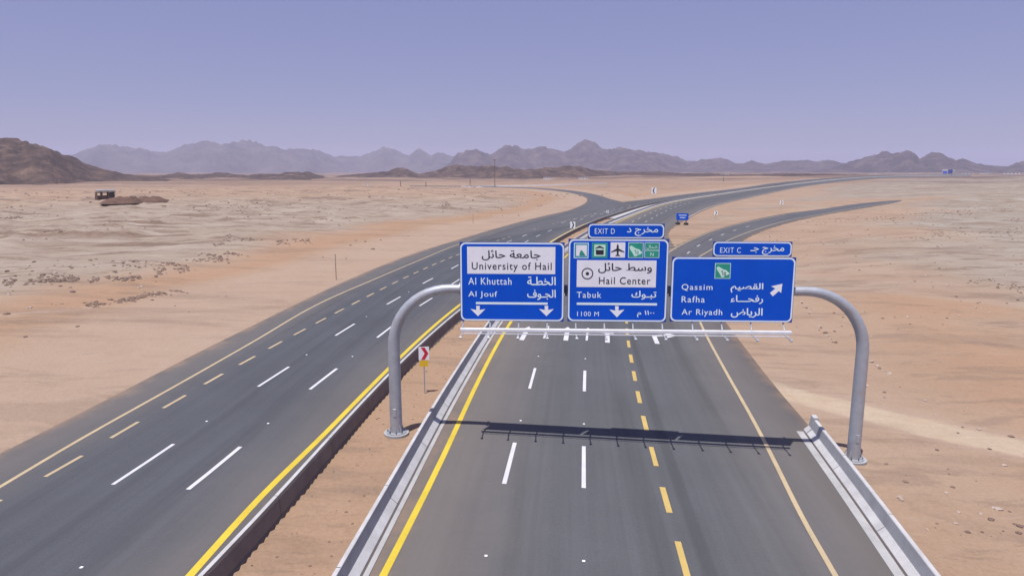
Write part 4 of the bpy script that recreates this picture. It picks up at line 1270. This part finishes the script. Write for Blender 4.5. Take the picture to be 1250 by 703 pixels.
# loose stones nobody could count
def scatter(name, lab, n_, fn, m, smin, smax, seed):
    rg_ = random.Random(seed); V = []; Fc = []
    base_ = rock_mesh(2, m); bv = [v.co.copy() for v in rock_mesh_low.vertices]; bf = [tuple(p.vertices) for p in rock_mesh_low.polygons]
    while n_ > 0:
        q = fn(rg_)
        if q is None: continue
        x, y = q; n_ -= 1
        s = rg_.uniform(smin, smax) * rg_.uniform(.5, 1.0) * (1 + math.hypot(x, y) / 160); a = rg_.uniform(0, 6.28); z = land_z(x, y)
        n0 = len(V); c, sn = math.cos(a) * s, math.sin(a) * s
        for v in bv: V.append((x + v.x * c - v.y * sn, y + v.x * sn + v.y * c, z + v.z * s * .8 + s * .1))
        for f in bf: Fc.append(tuple(n0 + j for j in f))
    o = mesh_obj(name, V, Fc, m); tag(o, lab, 'stones', kind='stuff')
bm = bmesh.new(); bmesh.ops.create_icosphere(bm, subdivisions=1, radius=1)
for v in bm.verts: v.co = Vector((v.co.x * random.uniform(.75, 1.15), v.co.y * random.uniform(.6, 1), max(-.2, v.co.z * random.uniform(.45, .7))))
rock_mesh_low = bpy.data.meshes.new('stone_low'); bm.to_mesh(rock_mesh_low); bm.free()
inter = lambda line, y: float(np.interp(y, line[:, 1], line[:, 0]))
def f_left(g):
    y = g.uniform(0, 1) ** 1.6 * 420 + 25; xe = inter(edgeLL, y) if y < 170 else inter(edgeLL, y) 
    x = xe - g.uniform(8, 60 + y)
    if xe - x < 30 and g.random() < .8: return None
    if fbm(np.array([x / 22]), np.array([y / 22]), 3, 77)[0] < .5: return None
    return x, y
def f_right(g):
    y = g.uniform(0, 1) ** 1.5 * 230 + 26; xe = inter(rampR, y) if y > 60 else 14 + (y - 26) * .16
    x = xe + g.uniform(3, 30 + y * .9)
    if fbm(np.array([x / 14]), np.array([y / 14]), 3, 78)[0] < .48: return None
    return x, y
def f_med(g):
    y = g.uniform(12, 90); a = inter(barL, y) + .4; b = inter(barR, y) - .9
    if b - a < 1: return None
    return g.uniform(a, b), y
scatter('scattered_stones', 'small brown stones strewn over the desert left of the roads', 1500, f_left, ROCK, .08, .26, 1)
scatter('scattered_stones', 'small pale stones strewn over the desert left of the roads', 900, f_left, ROCK_P, .06, .22, 2)
scatter('scattered_stones', 'small brown stones strewn over the desert right of the roads', 1100, f_right, ROCK, .04, .17, 3)
scatter('scattered_stones', 'small pale stones strewn over the desert right of the roads', 900, f_right, ROCK_P, .05, .18, 4)
scatter('scattered_stones', 'pebbles on the sandy median between the barriers', 260, f_med, ROCK, .02, .08, 5)

def ledge(u0, v0, u1, v1, n_, wid, smin, smax, m, seed, lab):
    a, b = P(u0, v0), P(u1, v1); d = (b - a); nn = np.array([-d[1], d[0]]) / np.linalg.norm(d)
    def f(g):
        t = g.random(); w = (fbm(np.array([t * 6.]), np.array([seed * 3.1]), 3, seed)[0] - .5) * wid * 3
        if fbm(np.array([t * 14.]), np.array([seed * 1.7]), 2, seed + 5)[0] < .42: return None
        q = a + d * t + nn * (w + g.gauss(0, wid * .35)); return float(q[0]), float(q[1])
    scatter('rock_ledge', lab, n_, f, m, smin, smax, seed)
for i_, (q, n_, wd, lab) in enumerate((((55, 344, 235, 331), 420, 1.6, 'broken dark ledge of rock crossing the left desert'), ((150, 327, 300, 312), 380, 2.2, 'dark rocky streak behind the broken ledge on the left'), ((0, 352, 120, 344), 260, 1.2, 'dark rocks along the low bank at the left edge'), ((100, 374, 222, 356), 300, .9, 'brown rubble along the near bank of the stony ground'), ((262, 301, 380, 297), 240, 2.2, 'long thin dark ledge beyond the left carriageway'), ((0, 272, 40, 268), 200, 2.4, 'cluster of dark boulders at the left edge of the plain'), ((430, 257, 560, 252), 260, 5, 'thin dark streak of rubble on the plain left of the far ramp'), ((240, 259, 350, 253), 200, 5, 'thin dark streak of rubble on the middle of the plain'), ((1050, 268, 1250, 255), 260, 3, 'faint stony streak on the far right plain'), ((1100, 300, 1250, 290), 200, 2, 'faint stony streak on the right plain'), ((1170, 345, 1250, 352), 130, 1.2, 'faint stony streak low on the right plain'))):
    ledge(*q, int(n_ * .55), wd * 2.6, .07, .20 if q[0] < 900 else .14, ROCK, 100 + i_, lab)
# soil heaps beside the shelter, and the shelter
def heap(u, v, wx, hy, hz, lab):
    x, y = P(u, v); k = math.hypot(x, y) / F; V = []; Fc = []; n_ = 26; mm = 12
    sd = int(u)
    for a in range(mm + 1):
        for b in range(n_):
            rr_ = a / mm; w = 2 * PI * b / n_
            e = 1 + .35 * (vnoise(np.array([math.cos(w) * 1.5 + sd]), np.array([math.sin(w) * 1.5]), 3)[0] - .5)
            px, py = rr_ * e * wx * k / 2 * math.cos(w), rr_ * e * hy * math.sin(w)
            nn = fbm(np.array([px / 3.2 + sd]), np.array([py / 3.2]), 5, 5, .65)[0] * 1.7 - .35
            V.append((px, py, hz * k * (1 - rr_ ** 2) * (.45 + 1.0 * nn) - .25 * (rr_ ** 2)))
    for a in range(mm):
        for b in range(n_): Fc.append((a * n_ + b, (a + 1) * n_ + b, (a + 1) * n_ + (b + 1) % n_, a * n_ + (b + 1) % n_))
    o = mesh_obj('soil_heap', V, Fc, SOIL, None, True); o.location = (x, y, land_z(x, y)); tag(o, lab, 'soil heap', 'dark soil heaps on the left plain')
heap(151, 252.5, 44, 10, 6.5, 'dark brown soil heap beside the pale roofed shelter')
heap(186, 250, 40, 9, 5.0, 'longer low dark soil heap, the right one of the two')
x, y = P(129, 249); k = math.hypot(x, y) / F
r = empty('shelter', (x, y, land_z(x, y)), yaw_to(x, y) + .25, label='small pale roofed shelter standing on the left desert plain', cat='shelter')
MB().box(1 * k, 0, 9.4 * k, 17 * k, 3.4, 2.0 * k, .3).build('roof', CONC, r)
MB().box(.6 * k, 0, 7.5 * k, 18 * k, 3.0, .8 * k).build('roof_frame', DARKW, r)
for sx in (-8, -3, 3, 8): MB().box(sx * k, 0, 4 * k, .9 * k, 2.4, 8.2 * k).build('pier', ROCK if sx != 8 else DARKW, r)
MB().box(6.5 * k, .2, 5.6 * k, 4.5 * k, 2.2, 4.4 * k).build('store_box', DARKW, r)
MB().box(-1 * k, .3, 2.2 * k, 15 * k, 2.2, 4.4 * k).build('back_wall', SOIL, r)
# distant buildings, masts, walls
def low_building(u, v, w, h_, lab, m=WALLW):
    x, y = P(u, v); d = math.hypot(x, y); k = d / F; g_ = (v - 209) * k
    r = empty('building', (x, y, land_z(x, y)), yaw_to(x, y), label=lab, cat='building', group='tiny pale buildings far across the plain')
    W = w * k; H_ = h_ * k
    MB().box(0, 0, H_ / 2 - .5, W, W * .35, H_ + 1).build('wall', m, r)
    MB().box(0, 0, H_ + .25, W * 1.03, W * .38, .5).build('roof', CONC_B, r)
    for t in np.linspace(-.35, .35, max(2, int(w / 3))):
        MB().box(t * W, -W * .175 - .04, H_ * .55, W * .08, .1, H_ * .4).build('window', DARKW, r)
low_building(1181, 212.8, 10, 1.2, 'small white building on the right skyline, leftmost of three')
low_building(1203, 212.8, 9, 1.1, 'small white building on the right skyline, middle of three')
low_building(1235, 213.0, 13, 1.6, 'small white building on the right skyline, rightmost and largest of three')
low_building(585, 229, 8, 2.0, 'tiny white shed left of the far ramp, the right one of two')
low_building(573, 229, 8, 2.0, 'tiny white shed left of the far ramp, the left one of two')
low_building(668, 219, 9, 2.4, 'tiny white house before the middle mountains')
low_building(712, 219, 11, 2.0, 'tiny pale long house before the middle mountains')
low_building(884, 213.5, 10, 2.0, 'tiny pale house before the mountains right of centre')
low_building(449, 229, 3, 3, 'tiny white hut on the left plain below the dark peak')
def mast(u, v, vt, lab, arm=2.0):
    x, y = P(u, v); k = math.hypot(x, y) / F; H_ = (v - vt) * k
    r = empty('utility_pole', (x, y, land_z(x, y)), yaw_to(x, y), label=lab, cat='pole', group='poles far across the plain')
    MB().tube([(0, 0, -.5), (0, 0, H_)], .28, 8).build('pole', ROCK, r, True)
    MB().box(0, 0, H_ - .4, arm * k, .5, .5).build('crossarm', ROCK, r)
mast(604, 228, 196, 'tallest thin dark pole before the middle mountains', 4)
mast(574, 228.5, 219, 'short pole beside the tiny white sheds', 1)
mast(489, 230, 224, 'short pole on the left plain below the dark peak', 1)
mast(520, 230.5, 225, 'short pole on the left plain right of the dark peak', 1)
mast(883, 222, 217, 'short pole beyond the highway near the pale house', 1)
wl_ = np.array([P(563, 228.4), P(600, 228.0), P(640, 227.8), P(690, 227.2), P(740, 226)])
V = []; 
for q in curve(wl_, n=30, world=True): 
    for dy_, dz_ in ((0, -.5), (0, 1.3), (.8, 1.3), (.8, -.5)): V.append((q[0], q[1] + dy_, land_z(q[0], q[1]) + dz_))
o = mesh_obj('boundary_wall', V, [(4 * i + j, 4 * i + 4 + j, 4 * i + 5 + j, 4 * i + 1 + j) for i in range(29) for j in range(3)], WALLW); tag(o, 'long low white wall far across the plain behind the left ramp', 'wall')

# ------------------------------------------------------------------ air
hv = bpy.data.materials.new('haze'); hv.use_nodes = True
n = hv.node_tree.nodes; l = hv.node_tree.links
for x_ in list(n):
    if x_.type == 'BSDF_PRINCIPLED': n.remove(x_)
pv = n.new('ShaderNodeVolumePrincipled'); pv.inputs['Color'].default_value = (.74, .755, .98, 1)
pv.inputs['Density'].default_value = .00012; pv.inputs['Anisotropy'].default_value = .0
l.new(pv.outputs[0], [x_ for x_ in n if x_.type == 'OUTPUT_MATERIAL'][0].inputs['Volume'])
HZ = MB(); HZ.box(0, 0, 500 - 15 + 0, 24000, 24000, 1000)
haze = HZ.build('haze', hv); tag(haze, 'pale desert haze', 'haze', kind='stuff')
zs = [v_.co.z for o_ in bpy.data.objects if o_.type == 'MESH' and o_.name.startswith(('mountain', 'hill', 'foot', 'ground')) for v_ in o_.data.vertices]
zmin, zmax = min(zs), max(zs)
print('z range', zmin, zmax)
haze.data.vertices.foreach_set('co', np.array([(x_, y_, z_) for z_ in (zmin - 1, max(zmax, CAMH) + 8) for x_, y_ in ((-9500, -9500), (9500, -9500), (9500, 9500), (-9500, 9500))], np.float32).ravel())
haze.data.update()
print('objects', len(bpy.data.objects), 'tris', sum(len(o_.data.polygons) * 2 for o_ in bpy.data.objects if o_.type == 'MESH'))
